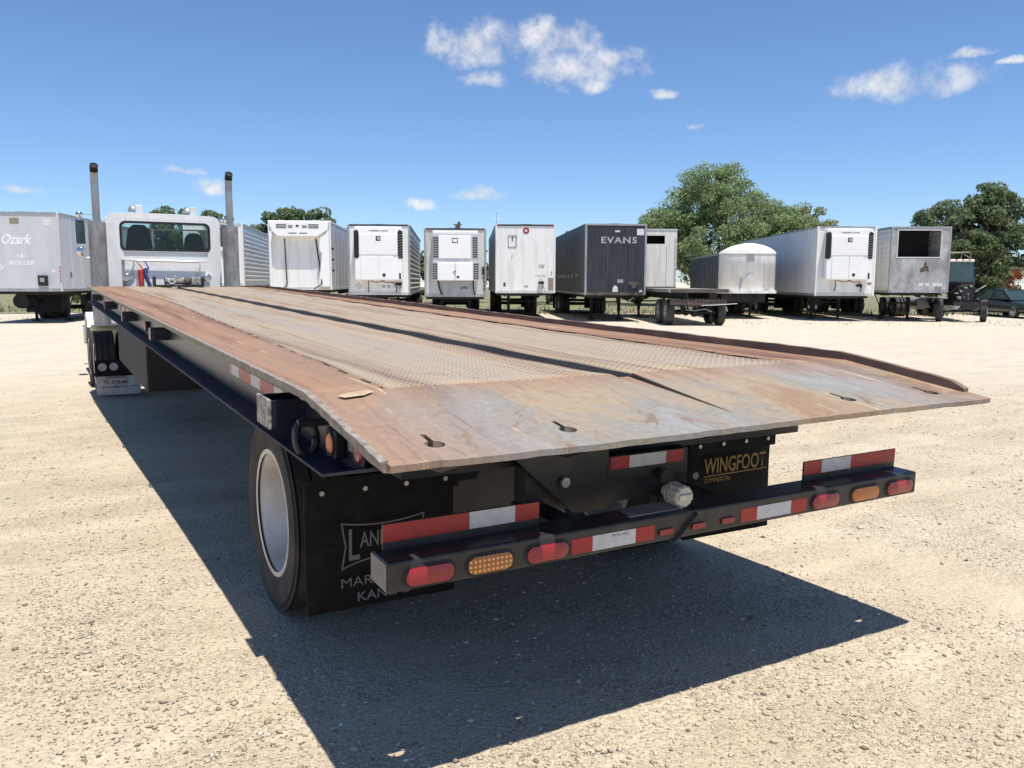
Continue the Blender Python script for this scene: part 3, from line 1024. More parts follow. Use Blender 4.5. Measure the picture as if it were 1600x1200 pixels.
            for y0 in (7.1, 7.55, 8.0, 9.1, 9.55, 10.0, 11.4):
                MB().box(-1.2018, -1.2003, y0, y0 + .2, .968, 1.02).build('reflective_tape', 'red_tape', rail)
                MB().box(-1.2018, -1.2003, y0 + .2015, y0 + .36, .968, 1.02).build('reflective_tape', 'white_tape', rail)
    # ---- main beams and running gear
    for s in (-1, 1):
        b = MB()
        b.box(s * .42, s * .40, 1.05, LEN - .1, .66, ZB - .13)
        b.box(s * .47, s * .35, 1.05, LEN - .1, .64, .66)
        b.build('main_beam', 'black', T)
    b = MB().box(-1.1, 1.1, LEN - .02, LEN, .9, ZB - .015)
    b.box(-.5, .5, 10.9, 12.3, .78, .86)
    b.build('nose_frame', 'black', T)
    AY = 1.75
    ax = MB().cyl((-1.0, AY, .40), (1.0, AY, .40), .064, n=14)
    for s in (-1, 1):
        ax.box(s * .62, s * .50, AY - .1, AY + .1, .37, .53)
    axle = ax.build('axle', 'black', T)
    for s in (-1, 1):
        MB().prism([(AY - .75, .70), (AY - .62, .50), (AY - .1, .52), (AY + .45, .40), (AY + .6, .5), (AY - .55, .62)], 'x', s * .5, s * .6).build('spring_arm', 'black', T)
        MB().lathe([(.55, .12), (.57, .14), (.61, .15), (.65, .135), (.66, .12), (.68, .145), (.73, .15), (.77, .13), (.79, .1)], (s * .53, AY - .45, 0), 22, 'z').build('air_spring', 'rubber', T, smooth=True)
    for s in (-1, 1):
        zc = .405 if s < 0 else .385
        wheel(T, s * 1.04, AY, zc, s, rad=.435, wid=.25, rimr=.277, dish=.17, mat='rubber_dust')
        wheel(T, s * .75, AY, zc, -s, rad=.435, wid=.25, rimr=.277, dish=.17, inner=True)
    # landing legs folded up further forward
    for s in (-1, 1):
        MB().box(s * .72, s * .60, 9.0, 9.12, .1, ZB - .13).box(s * .76, s * .56, 8.95, 9.17, .075, .1).build('landing_leg', 'black', T)
    MB().box(-1.02, -.3, 7.6, 10.9, .12, .9).box(.3, 1.02, 7.6, 10.9, .12, .9).build('gap_filler_box', 'under', T, bevel=.02)  # boxes added only to keep the bright gap under the deck dark
    # ---- mud flaps
    for s in (-1, 1):
        x0, x1 = (-1.225, -.64) if s < 0 else (.56, 1.10)
        mb = MB()
        mb.grid(lambda x, z: (x, .95 + .012 * math.sin((z - .3) * 5) + .008 * math.sin(x * 4), z), np.linspace(x0, x1, 8), np.linspace(.24 if s < 0 else .25, .735, 8))
        fo = mb.build('mud_flap', 'flap', T, smooth=True)
        sm = fo.modifiers.new('thick', 'SOLIDIFY'); sm.thickness = .012; sm.offset = 1
        hb = MB().box(x0 - .005, x1 + .01, .93, .936, .665, .75).build('flap_hanger', 'flap', fo)
        for k in range(4):
            xx = x0 + .05 + k * (x1 - x0 - .1) / 3
            MB().cyl((xx, .93, .702), (xx, .92, .702), .0095, n=8).build('flap_bolt', 'bolt', fo)
        yF = .93
        if s < 0:
            lettering('L', .118, 'grey_print', fo, (-1.075, yF, .434), width=.042, bold=.012)
            lettering('ANDOL', .06, 'grey_print', fo, (-1.033, yF, .477), width=.185, bold=.012)
            lettering('L', .118, 'grey_print', fo, (-.843, yF, .434), width=.042, bold=.012)
            lettering('MARYSVILLE', .036, 'grey_print', fo, (-1.105, yF, .333), width=.33, bold=0)
            lettering('KANSAS', .036, 'grey_print', fo, (-1.043, yF, .272), width=.21, bold=.01)
            # bowed frame round the name
            fr = MB()
            n = 16

            def bow(t, top):
                return .575 - .018 * (1 - (2 * t - 1) ** 2) if top else .402 + .03 * (1 - (2 * t - 1) ** 2)
            for top in (True, False):
                pts = [(-1.105 + .33 * i / n, bow(i / n, top)) for i in range(n + 1)]
                for (xa, za), (xb, zb) in zip(pts[:-1], pts[1:]):
                    fr.add([(xa, yF, za), (xb, yF, zb), (xb, yF, zb + .0055), (xa, yF, za + .0055)], [(0, 1, 2, 3)])
            for xa, xb in ((-1.105, -1.09), (-.78, -.795)):
                fr.add([(xa, yF, .402), (xa + .006, yF, .402), (xb + .006, yF, .49), (xb, yF, .49)], [(0, 1, 2, 3)])
                fr.add([(xb, yF, .49), (xb + .006, yF, .49), (xa + .006, yF, .58), (xa, yF, .58)], [(0, 1, 2, 3)])
            fr.build('logo_frame', 'grey_print', fo)
        else:
            lettering('WINGFOOT', .075, 'gold_print', fo, (.648, yF, .562), width=.40, bold=.012)
            MB().add([(.65, yF, .549), (1.06, yF, .552), (1.06, yF, .557), (.65, yF, .554)], [(0, 1, 2, 3)]).build('logo_rule', 'gold_print', fo)
            lettering('COMMERCIAL', .022, 'gold_print', fo, (.652, yF, .520), width=.17)
    # ---- rear bumper
    BY, BT, BB = .2304, .6755, .5826
    bp = MB().box(-1.2, 1.2, BY, BY + .13, BB, BT).build('bumper', 'bumper', T, bevel=.008)
    MB().box(-1.203, -1.2005, BY + .006, BY + .124, BB + .006, BT - .006).build('end_plate', 'pale_lit', bp)  # grey plate paints light onto the end of the black bumper
    MB().box(1.2005, 1.203, BY + .006, BY + .124, BB + .006, BT - .006).build('end_plate', 'pale_lit', bp)

    def oval(cx, cz, w, h, y0, y1, r0=1.0):
        mb = MB()
        pts = rrect(cx - w / 2, cx + w / 2, cz - h / 2, cz + h / 2, h / 2 - .0005, 7)
        ins = rrect(cx - w / 2 + .008, cx + w / 2 - .008, cz - h / 2 + .008, cz + h / 2 - .008, h / 2 - .0085, 7)
        n = len(pts)
        vs = [(p[0], y0, p[1]) for p in pts] + [(p[0], y1 + .003, p[1]) for p in pts] + [(p[0], y1, p[1]) for p in ins]
        fs = [(i, (i + 1) % n, n + (i + 1) % n, n + i) for i in range(n)] + [(n + i, n + (i + 1) % n, 2 * n + (i + 1) % n, 2 * n + i) for i in range(n)] + [tuple(range(2 * n, 3 * n))]
        return mb.add(vs, fs)
    for cx, mt, w in ((-1.07, 'red_lens', .152), (-.87, 'amber_dots', .152), (-.665, 'red_lens', .152), (.625, 'red_lens', .152), (.863, 'amber_lens', .165), (1.082, 'red_lens', .165)):
        g = oval(cx, .623, w + .022, .072, BY - .001, BY - .004).build('lamp_gasket', 'gasket', bp)
        nm = 'turn_signal' if 'amber' in mt else 'tail_lamp'
        oval(cx, .623, w, .053, BY - .004, BY - .012).build(nm, mt, bp, auto=50)
    for x0, segs in ((-.572, (('red', .082), ('white', .178), ('red', .081))), (.172, (('red', .083), ('white', .18), ('red', .087)))):
        x = x0
        for c, w in segs:
            MB().box(x, x + w - .001, BY - .0016, BY - .0003, .597, .648).build('reflective_tape', c + '_tape', bp)
            x += w
    lettering('SOLAS', .008, 'dark_print', bp, (-.415, BY - .0022, .634), width=.07, shear=.3)
    for x in (-.182, -.035, .105):
        MB().box(x - .03, x + .03, BY - .008, BY - .0003, .607, .628).build('marker_lamp', 'red_lens', bp, bevel=.002)
    for x0, x1, segs in ((-1.175, -.635, (('red', .285), ('white', .165), ('red', .09))), (.612, 1.185, (('red', .105), ('white', .178), ('red', .29)))):
        p = MB().box(x0, x1, BY + .10, BY + .106, BT - .002, .757).build('upright_plate', 'bumper', bp)
        x = x0
        for c, w in segs:
            MB().box(x, x + w - .001, BY + .0982, BY + .0997, .702, .756).build('reflective_tape', c + '_tape', p)
            x += w
    # ---- cross beam, latch and filler under the tail
    cb = MB().box(-.98, .95, .66, .74, .79, .98).box(-.62, .5, 1.03, 1.045, .5, .97)  # the thin second box is a panel added to block the bright gap
    cb.box(-.45, .24, .60, .66, .62, .80)
    cb.prism([(-.75, .98), (-.2, .98), (-.2, .62), (-.35, .62)], 'y', .545, .56)
    cb = cb.build('cross_beam', 'black', T)
    x = -.19
    for c, w in (('red', .088), ('white', .18), ('red', .088)):
        MB().box(x, x + w - .001, .5415, .5435, .765, .812).build('reflective_tape', c + '_tape', cb)
        x += w
    MB().box(-.20, .18, .5438, .5448, .72, .815).build('tape_backing', 'black', cb)
    for xx in (-.55, .12):
        MB().box(xx, xx + .1, .362, .66, .60, .66).box(xx + .01, xx + .09, .58, .655, .66, .80).build('bumper_hanger', 'black', T)
    MB().prism([(-.32, .26), (-.08, .26), (-.10, .35), (-.30, .35)], 'z', BT + .001, BT + .006).build('step_plate', 'steel_shield', bp)
    MB().cyl((-.40, .54, .745), (-.40, .525, .745), .020, n=6).build('latch_bolt', 'bolt', cb)
    MB().cyl((.22, .54, .70), (.22, .525, .70), .016, n=6).build('latch_bolt', 'bolt', cb)
    MB().lathe([(.50, .001), (.50, .03), (.53, .032), (.54, .03)], (.05, 0, .72), 14, 'y').build('latch_hook', 'black', cb)
    # ribbed cream filler cap
    cp = MB()
    n = 44
    prof = []
    for i in range(n):
        t = 2 * math.pi * i / n
        rr = .041 if (i // 2) % 2 else .038
        prof.append((rr * math.cos(t), rr * math.sin(t)))
    cxx, czz = -.078, .719
    vs = [(cxx + a, .31, czz + b) for a, b in prof] + [(cxx + a, .262, czz + b) for a, b in prof] + [(cxx + a * .86, .254, czz + b * .86) for a, b in prof]
    fs = [(i, (i + 1) % n, n + (i + 1) % n, n + i) for i in range(n)] + [(n + i, n + (i + 1) % n, 2 * n + (i + 1) % n, 2 * n + i) for i in range(n)] + [tuple(range(2 * n, 3 * n))]
    cp.add(vs, fs)
    cp.lathe([(.31, .044), (.318, .044), (.318, .022), (.36, .02)], (cxx, 0, czz), 24, 'y')
    cap = cp.build('filler_cap', 'cap', T)
    MB().box(cxx - .03, cxx + .03, .246, .2538, czz - .012, czz + .012).build('cap_grip', 'cap', cap, bevel=.004)
    MB().tube([(-.03, .27, .68), (-.05, .222, .66), (-.12, .222, .60), (-.15, .225, .575)], .005, 6).build('grab_wire', 'gasket', T)
    MB().prism([(.02, .52), (.42, .52), (.48, .58), (.02, .58)], 'y', .40, .50).build('drop_guard', 'black', T)
    # ---- winch on the nose
    w = MB().box(-.37, .38, 12.2, 12.4, ZB + .004, ZB + .03).box(-.37, -.34, 12.2, 12.4, ZB + .03, ZB + .16).box(.35, .38, 12.2, 12.4, ZB + .03, ZB + .16)
    w = w.build('winch', 'black', T)
    MB().lathe([(-.2, .075), (-.19, .075), (-.19, .05)] + [(-.19 + .012 * k, .05 + .006 * (k % 2)) for k in range(1, 22)] + [(.07, .05), (.07, .075), (.08, .075)], (0, 12.3, ZB + .09), 18).build('rope_drum', 'worn', w)
    MB().lathe([(.09, .05), (.1, .062), (.17, .062), (.18, .05)], (0, 12.3, ZB + .09), 14).build('winch_motor', 'rusty_bar', w)
    MB().box(.19, .34, 12.22, 12.38, ZB + .032, ZB + .15).build('gear_case', 'worn', w, bevel=.01)
    hk = [(-.08, 12.15, ZB + .17), (-.05, 12.14, ZB + .15), (-.05, 12.13, ZB + .11), (-.09, 12.12, ZB + .05), (-.14, 12.12, ZB + .05), (-.17, 12.13, ZB + .09), (-.16, 12.13, ZB + .13)]
    MB().tube(hk, [.016, .018, .018, .02, .02, .016, .01], 8).build('winch_hook', 'worn', w, smooth=True)
    return T


flatbed()


# ------------------------------------------------------------------ the white day-cab tractor (local: y 0 = back of the cab)
def tractor():
    g = float(gz(0, 13.5))
    T = thing('semi_tractor', 'white day cab tractor with twin exhaust stacks in front of the rusty deck', 'truck', (.02, 13.7, g))
    X0, X1, Zb, Zt, D = -.915, .925, 1.05, 2.95, 1.55
    # cab: back wall with a real window opening
    out = [(X0, Zb), (X1, Zb)] + [(X1, Zt - .16)] + [(X1 - .13 + .13 * math.cos(R(a)), Zt - .16 + .12 * math.sin(R(a))) for a in (20, 45, 70, 90)] + \
          [(0.3, Zt - .025), (-.3, Zt - .025)] + [(X0 + .13 + .13 * math.cos(R(a)), Zt - .16 + .12 * math.sin(R(a))) for a in (90, 110, 135, 160)] + [(X0, Zt - .16)]
    win = rrect(-.69, .735, 2.295, 2.765, .09, 5)
    cab = holed(out, [win], lambda x, z: (x, 0, z), .03, (0, 1, 0)).build('cab', 'white', T)
    # roof and sides as one skin
    mb = MB()
    prof = out[1:] + [out[0]]
    n = len(prof)
    vs = []
    for y in (.004, .05, D * .75, D):
        sh = .0 if y > .03 else .0
        for x, z in prof:
            k = 1.0 if y > .04 else .995
            vs.append((x * k, y, Zb + (z - Zb) * k - (.05 if y == D and z > 2.5 else 0)))
    fs = [(r * n + i, r * n + i + 1, (r + 1) * n + i + 1, (r + 1) * n + i) for r in range(3) for i in range(n - 1) if not (i in (0, n - 2) and r >= 1 and False)]
    skin = mb.add(vs, fs)
    skin.build('cab_skin', 'white', cab, smooth=True)
    MB().box(X0, X1, 0, D, Zb - .03, Zb).build('cab_floor', 'black', cab)
    wf = rrect(-.82, .83, 2.15, 2.72, .08, 5)
    holed([(X0, Zb), (X1, Zb), (X1, Zt - .2), (X0, Zt - .2)], [wf], lambda x, z: (x, D - (z - 2.1) * .15 if z > 2.1 else D, z), .02, (0, -1, 0)).build('cab_front', 'white', cab)
    # rear window: gasket, glass
    gk = holed(rrect(-.71, .755, 2.275, 2.785, .1, 5), [rrect(-.672, .717, 2.313, 2.747, .08, 5)], lambda x, z: (x, -.008, z), .04, (0, 1, 0)).build('window_gasket', 'gasket', cab)
    MB().add([(-.68, .006, 2.3), (.725, .006, 2.3), (.725, .006, 2.755), (-.68, .006, 2.755)], [(0, 1, 2, 3)]).build('rear_window', 'glass', cab)
    MB().box(-.66, .705, -.02, -.006, 2.268, 2.28).build('window_drip_rail', 'alu_bright', cab)
    MB().add([(-.8, D - .06, 2.16), (.81, D - .06, 2.16), (.81, D - .13, 2.71), (-.8, D - .13, 2.71)], [(0, 1, 2, 3)]).build('windscreen', 'glass', cab)
    MB().box(-.02, .01, D - .13, D - .03, 2.15, 2.72).build('windscreen_post', 'white', cab)
    # rivets of the back wall, too small to pick apart
    rv = MB()
    for z in np.arange(1.75, 2.75, .09):
        for x in (X0 + .05, X0 + .13, X1 - .05, X1 - .13):
            rv.cyl((x, -.003, z), (x, .002, z), .006, n=6)
    for x in np.arange(-.6, .65, .085):
        rv.cyl((x, -.006, 2.835), (x, .002, 2.835), .008, n=6)
    for x in np.arange(-.6, .65, .16):
        rv.cyl((x, -.006, 2.2), (x, .002, 2.2), .008, n=6)
        rv.cyl((x, -.006, 1.99), (x, .002, 1.99), .008, n=6)
    rv.build('rivets', 'white', cab)['kind'] = 'stuff'
    # grab rack across the back wall
    rk = [(-.57, -.03, 1.88), (-.55, -.05, 1.96), (-.52, -.06, 2.03), (-.53, -.06, 2.11), (-.45, -.065, 2.118), (.45, -.065, 2.105), (.56, -.06, 2.10), (.55, -.06, 2.02), (.53, -.05, 1.93), (.50, -.03, 1.87)]
    MB().tube([(-.70, -.06, 2.13), (.66, -.06, 2.115)], .014, 8).build('grab_rail', 'white', T, smooth=True)
    MB().tube(rk, .017, 8).build('hose_rack', 'alu_bright', T, smooth=True)
    MB().box(-.70, -.66, -.05, -.004, 1.5, 2.15).build('rack_post', 'alu', T)
    for x in (-.63, .66):
        l = MB().lathe([(-.10, .001), (-.10, .055), (-.085, .075), (-.03, .06), (-.004, .03)], (x, 0, 1.825), 20, 'y').build('work_lamp', 'chrome', T, smooth=True)
        MB().lathe([(-.101, .001), (-.104, .05)], (x, 0, 1.825), 20, 'y').build('lamp_glass', 'disc', l)
    # roof horns / beacons
    for x in (-.40, .50):
        h = MB().lathe([(.0, .085), (.03, .085), (.05, .078), (.08, .06), (.1, .03), (.105, .001)], (x - .03, .5, Zt + .03), 18, 'z').build('roof_beacon', 'alu', T, smooth=True)
        MB().box(x + .0, x + .12, .42, .58, Zt - .03, Zt + .14).build('beacon_housing', 'alu_bright', h, bevel=.01)
    # seats, wheel inside
    for x, w, zt in ((-.38, .47, 2.74), (.52, .40, 2.62)):
        pts = [(x - w / 2, 1.5), (x + w / 2, 1.5), (x + w / 2, 2.2), (x + w * .36, zt - .08), (x + w * .2, zt), (x - w * .2, zt), (x - w * .36, zt - .08), (x - w / 2, 2.2)]
        MB().prism(pts, 'y', .22, .36).build('seat_back', 'seat', cab, bevel=.03)
    MB().box(-.9, .9, D - .4, D - .05, 1.7, 2.17).build('dashboard', 'seat', cab)
    # hood, grille, front bumper
    hd = MB().prism([(D, 1.05), (D, 2.12), (D + .6, 2.08), (D + 2.0, 1.93), (D + 2.12, 1.8), (D + 2.12, .9)], 'x', -.58, .58).build('hood', 'white', T, bevel=.08, seg=3)
    MB().box(-.5, .5, D + 2.125, D + 2.15, .95, 1.78).build('grille', 'chrome', hd)
    MB().box(-1.18, 1.18, D + 2.2, D + 2.3, .45, .85).build('front_bumper', 'chrome', T, bevel=.03)
    for s in (-1, 1):
        pts = [(D + .85 + .62 * math.cos(R(a)), .55 + .62 * math.sin(R(a))) for a in range(0, 181, 15)] + [(D + .85 + .56 * math.cos(R(a)), .55 + .56 * math.sin(R(a))) for a in range(180, -1, -15)]
        MB().prism(pts, 'x', s * .58, s * 1.18).build('front_fender', 'white', T)
        wheel(T, s * 1.03, D + .85, .50, s, rad=.5, wid=.27, rimr=.30, rim='chrome', dish=.05, detail=False)
        MB().cyl((s * .85, .55, .62), (s * .85, D + .2, .62), .3, n=22).build('fuel_tank', 'chrome', T)
    # frame, axles, wheels
    fr = MB()
    for s in (-1, 1):
        fr.box(s * .43, s * .35, -2.4, D + 2.2, .72, .98)
    for y in (-2.35, -1.2, -.3):
        fr.box(-.35, .35, y, y + .1, .75, .95)
    fr.build('chassis_frame', 'black', T)
    MB().cyl((0, -1.15, 1.0), (0, -1.15, 1.12), .5, n=28).box(-.5, .5, -1.5, -.8, .98, 1.0).build('fifth_wheel', 'black', T)
    for y in (-1.28, .05):
        MB().cyl((-1.0, y, .5), (1.0, y, .5), .09, n=12).lathe([(-.22, .05), (-.15, .2), (0, .24), (.15, .2), (.22, .05)], (0, y, .5), 16).build('drive_axle', 'black', T)
        for s in (-1, 1):
            wheel(T, s * 1.135, y, .5, s, rad=.5, wid=.285, rimr=.30, rim='chrome', dish=.16, detail=True)
            wheel(T, s * .80, y, .5, -s, rad=.5, wid=.285, rimr=.30, rim='black', dish=.16, detail=False, inner=True)
    for s in (-1, 1):
        pts = [(-1.28 + .60 * math.cos(R(a)), .5 + .60 * math.sin(R(a))) for a in range(56, 97, 8)] + [(-1.28 + .585 * math.cos(R(a)), .5 + .585 * math.sin(R(a))) for a in range(96, 55, -8)]
        MB().prism(pts, 'x', s * .68, s * 1.29).build('quarter_fender', 'white', T)
        # mud flaps on their hangers, with marker discs
        x0, x1 = (-1.31, -.70) if s < 0 else (.70, 1.31)
        h = MB().box(x0, x1, -2.0, -1.985, .36, .60).build('flap_hanger', 'flap', T)
        MB().box(x0 - .05, x0 + .02, -2.03, -1.98, .37, .42).build('hanger_tip', 'black', h)
        for k in (0, 1):
            MB().lathe([(-2.004, .001), (-2.006, .055), (-2.001, .06)], (x0 + .10 + k * .155, 0, .50), 20, 'y').build('marker_disc', 'disc', h)
        f = holed(rrect(x0 + .01, x1, .075, .362, .035, 4), [], lambda x, z: (x, -1.99 + .01 * math.sin(x * 9), z), .01, (0, 1, 0)).build('mud_flap', 'flap_white', T)
        yF = -2.006
        lettering('SAN ANTO', .040, 'black_print', f, (x0 + .13, yF, .32), width=.30, bold=.01)
        lettering('TL 210-62', .052, 'black_print', f, (x0 + .10, yF, .245), width=.33, bold=.012)
        lettering('tgtoous@yahoo.com', .036, 'dark_print', f, (x0 + .07, yF, .180), width=.49, bold=.01)
        MB().box(s * .94, s * .87, -1.93, -1.91, .45, 1.12).build('hanger_plate', 'pale_lit', h)
    # exhaust stacks with perforated shields
    for s in (-1, 1):
        x = s * 1.065 - (.02 if s > 0 else .0)
        st = MB().cyl((x, -.28, .9), (x, -.28, 2.72), .135, n=26).build('exhaust_stack', 'steel_shield', T, auto=50)
        path = [(x, -.28, 2.70), (x, -.28, 3.40), (x, -.285, 3.50), (x, -.31, 3.57), (x, -.36, 3.62)]
        MB().tube(path, .060, 18, caps=False).build('stack_pipe', 'pipe', st, smooth=True)
        MB().tube([(x, -.30, 3.55), (x, -.357, 3.618)], .054, 16).build('stack_mouth', 'soot_shade', st)
        MB().tube([(x, -.30, 3.53), (x, -.318, 3.58), (x, -.366, 3.628)], .0625, 18, caps=False).build('sooty_rim', 'soot_shade', st)
        MB().tube([(x - .07, -.28, 2.76), (x + .07, -.28, 2.76)], .02, 8).box(x - .09, x + .09, -.32, -.24, 2.745, 2.765).build('stack_clamp', 'chrome', st)
        MB().tube([(x, -.26, 2.74), (s * .93, -.05, 2.74)], .012, 6).build('stack_bracket', 'chrome', st)
        MB().box(x - .138, x + .138, -.30, -.26, 1.72, 1.74).build('shield_band', 'black', st)
        pf = MB()
        for k in range(14):
            a = R(200 + k * 10)
            px, py = x + .137 * math.cos(a), -.28 + .137 * math.sin(a)
            pf.box(px - .002, px + .002, py - .002, py + .002, 1.76, 2.66)
        pf.build('shield_ribs', 'steel_shield', st)['kind'] = 'stuff'
        # west coast mirrors
        xm = s * 1.24
        m = MB().box(xm - .085, xm + .085, D - .3, D - .26, 2.42, 2.86).build('mirror', 'chrome', T, bevel=.012)
        MB().box(xm - .075, xm + .075, D - .304, D - .3005, 2.435, 2.845).build('mirror_glass', 'dark_glass', m)
        MB().lathe([(D - .32, .001), (D - .318, .07), (D - .30, .085), (D - .26, .06)], (xm, 0, 2.29), 20, 'y').build('round_mirror', 'chrome', m, smooth=True)
        MB().lathe([(-.05, .001), (-.03, .05), (.02, .07), (.06, .04)], (xm, D - .28, 2.93), 14, 'z').build('mirror_lamp', 'chrome', m, smooth=True)
        MB().tube([(s * .92, D - .3, 2.95), (xm, D - .28, 2.95), (xm, D - .28, 2.2), (s * .92, D - .3, 2.15)], .012, 6).build('mirror_arm', 'chrome', m)
    # coiled air lines
    for x, mt, r, zt in ((-.50, 'red_hose', .042, 1.95), (-.40, 'blue_hose', .03, 1.98)):
        path = []
        for i in range(150):
            t = i / 149
            a = t * 2 * math.pi * 14
            path.append((x + r * math.cos(a) + (.03 * math.sin(t * 6) if 'blue' in mt else 0), -.85 + r * math.sin(a), 1.55 + (zt - 1.55) * t))
        path += [(x + .01, -.6, zt + .09), (x + .03, -.07, 2.10)]
        MB().tube(path, .011, 6).build('air_hose', mt, T, smooth=True)
    return T


tractor()


# ------------------------------------------------------------------ the parked row (local: x right, y away from the camera, z up, origin on the ground under the nose)
PIECES = {}
ROW = 'trailers parked in a row across the yard'


def shared(key, fn):
    if key not in PIECES:
        PIECES[key] = fn()
    return PIECES[key]


def bogie(T, y, gauge=1.0, n=2, mat='rubber'):
    for k in range(n):
        yy = y + k * 1.25
        link('axle', shared('axle', lambda: MB().cyl((-1.1, 0, 0), (1.1, 0, 0), .07, n=10).mesh('axle', 'under')), T, (0, yy, .5))
        for s in (-1, 1):
            wheel(T, s * 1.12, yy, .5, s, rad=.5, wid=.27, rimr=.29, rim='alu', dish=.15, detail=False, mat=mat)
            link('wheel', tyre_mesh(.5, .27, .29, mat, False), T, (s * .81, yy, .5))


def legs(T, zb, y=2.6, gap=.62):
    def f():
        return MB().box(-.065, .065, -.065, .065, .35, 1.05).box(-.045, .045, -.045, .045, .06, .35).box(-.14, .14, -.14, .14, 0, .06).mesh('landing_leg', 'under')
    for s in (-1, 1):
        link('landing_leg', shared('leg', f), T, (s * gap, y, 0))
    MB().box(-gap, gap, y - .03, y + .03, .75, .82).tube([(-gap, y, .45), (-gap, y + .9, zb)], .025, 6).tube([(gap, y, .45), (gap, y + .9, zb)], .025, 6).build('leg_brace', 'under', T)


def van(name, label, x, y, az, zt, zb, L=13.4, W=2.59, front='van_white', side='van_white', style='smooth', post='van_white', rail='rail_dark',
        leg_y=2.4, bog=True, opening=None, skirt=True, nose=.0):
    g = float(gz(x, y))
    T = thing(name, label, 'trailer', (x, y, g), -R(az), ROW)
    zt, zb = zt - g, zb - g
    h = W / 2
    # front wall, with an opening when the unit has been taken out
    if opening:
        holed([(-h + .06, zb + .12), (h - .06, zb + .12), (h - .06, zt - .07), (-h + .06, zt - .07)], [opening], lambda a, b: (a, .02, b), .05, (0, 1, 0)).build('front_wall', front, T)
    else:
        fw_ = MB().box(-h + .06, h - .06, .02, .07, zb + .12, zt - .07).build('front_wall', front, T)
        if front != 'van_dark':
            for k in range(1, 4):
                xk = -h + .06 + k * (W - .12) / 4
                MB().box(xk - .012, xk + .012, .0165, .0195, zb + .13, zt - .08).build('panel_seam', front, fw_)
    for s in (-1, 1):
        MB().box(s * h, s * (h - .085), 0, .11, zb, zt - .0).build('corner_post', post, T, bevel=.02)
        y0, y1 = .112, L
        z0, z1 = zb + .10, zt - .07
        xs = s * (h - .012)
        if style == 'corr':
            mb = MB(); vs = []
            nr = 13
            prof = []
            for k in range(nr):
                za = z0 + (z1 - z0) * k / nr; dz = (z1 - z0) / nr
                prof += [(0, za), (0, za + dz * .55), (.03, za + dz * .66), (.03, za + dz * .88)]
            prof.append((0, z1))
            for yy in (y0, y1):
                vs += [(xs + s * p[0] * .9 - s * .03, yy, p[1]) for p in prof]
            m = len(prof)
            mb.add(vs, [(i, i + 1, m + i + 1, m + i) for i in range(m - 1)])
            mb.build('side_wall', side, T)
        else:
            sw = MB().box(xs - s * .03, xs, y0, y1, z0, z1).build('side_wall', side, T)
            if style == 'panel':
                for k in range(1, 12):
                    yy = y0 + k * (y1 - y0) / 12
                    link('panel_seam', shared(('seam', round(z1 - z0, 2), side), lambda: MB().box(-.008, .008, -.035, .035, 0, z1 - z0 - .02).mesh('panel_seam', side)), sw, (xs + s * .004, yy, z0 + .01))
            if style == 'rivet':
                for k in range(1, 26):
                    yy = y0 + k * (y1 - y0) / 26
                    link('side_stake', shared(('stake', round(z1 - z0, 2), side), lambda: MB().box(-.008, .008, -.02, .02, 0, z1 - z0 - .02).mesh('side_stake', side)), sw, (xs + s * .004, yy, z0 + .01))
        MB().box(s * (h + .004), s * (h - .05), .112, L, zb, zb + .10).build('bottom_rail', 'alu' if post != 'van_white' else 'van_old', T)
        MB().box(s * (h + .003), s * (h - .06), .112, L, zt - .07, zt - .003).build('top_rail', rail, T)
    MB().box(-h + .086, h - .086, -.004, .1, zb, zb + .12).build('front_sill', 'rusty_bar' if front == 'van_dark' else ('alu' if front != 'van_white' else 'van_old'), T)
    MB().box(-h + .086, h - .086, -.003, .1, zt - .07, zt).build('front_header', rail if front != 'van_dark' else 'alu', T)
    mb = MB()
    mb.add([(-h + .05, .1, zt - .02), (0, .1, zt + .02), (h - .05, .1, zt - .02), (h - .05, L, zt - .02), (0, L, zt + .02), (-h + .05, L, zt - .02)], [(0, 1, 4, 5), (1, 2, 3, 4)])
    mb.build('roof', 'alu_bright', T)
    MB().box(-h + .06, h - .06, L - .06, L - .005, zb + .05, zt - .08).build('rear_door', side, T)
    MB().box(-h + .05, h - .05, .12, L - .07, zb + .02, zb + .1).build('floor', 'under', T)
    fr = MB()
    for s in (-1, 1):
        fr.box(s * .5, s * .42, leg_y - .4, leg_y + .5, zb - .16, zb).box(s * .56, s * .48, L - 5.2, L - .3, zb - .28, zb + .0)
    for k in range(14):
        yy = .5 + k * (L - 1) / 13.5
        fr.box(-h + .08, h - .08, yy, yy + .06, zb - .11, zb + .02)
    fr.box(-.6, .6, .5, 1.6, zb - .13, zb - .1)
    fr.build('underframe', 'under', T)
    legs(T, zb, leg_y)
    if bog:
        bogie(T, L - 3.6)
        for s in (-1, 1):
            MB().box(s * 1.22, s * .58, L - .7, L - .69, .18, zb + .0).build('mud_flap', 'flap', T)  # black flaps and rear guard added to darken the view under the floor
        if skirt:
            MB().box(-1.15, 1.15, L - .35, L - .25, .55, .7).build('rear_guard', 'under', T)
    return T, zt, zb


def glad_hands(T, x, z, mat='under'):
    p = MB().box(x - .12, x + .12, -.05, .0, z - .02, z + .09)
    for k in (-.07, .07):
        p.lathe([(-.11, .001), (-.10, .035), (-.05, .04)], (x + k, 0, z + .03), 12, 'y')
    p.tube([(x + .05, -.06, z), (x + .07, -.10, z - .12), (x + .02, -.08, z - .22)], .014, 6)
    return p.build('air_couplings', mat, T)


def decal(T, x0, x1, z0, z1, mat, name='decal', y=-.0015):
    return MB().box(x0, x1, y + .0195, y + .0208, z0, z1).build(name, mat, T)


def diamond_placard(T, x, z, r, mat='placard'):
    return MB().prism([(x - r, z), (x, z - r), (x + r, z), (x, z + r)], 'y', .014, .0185).build('placard', mat, T)


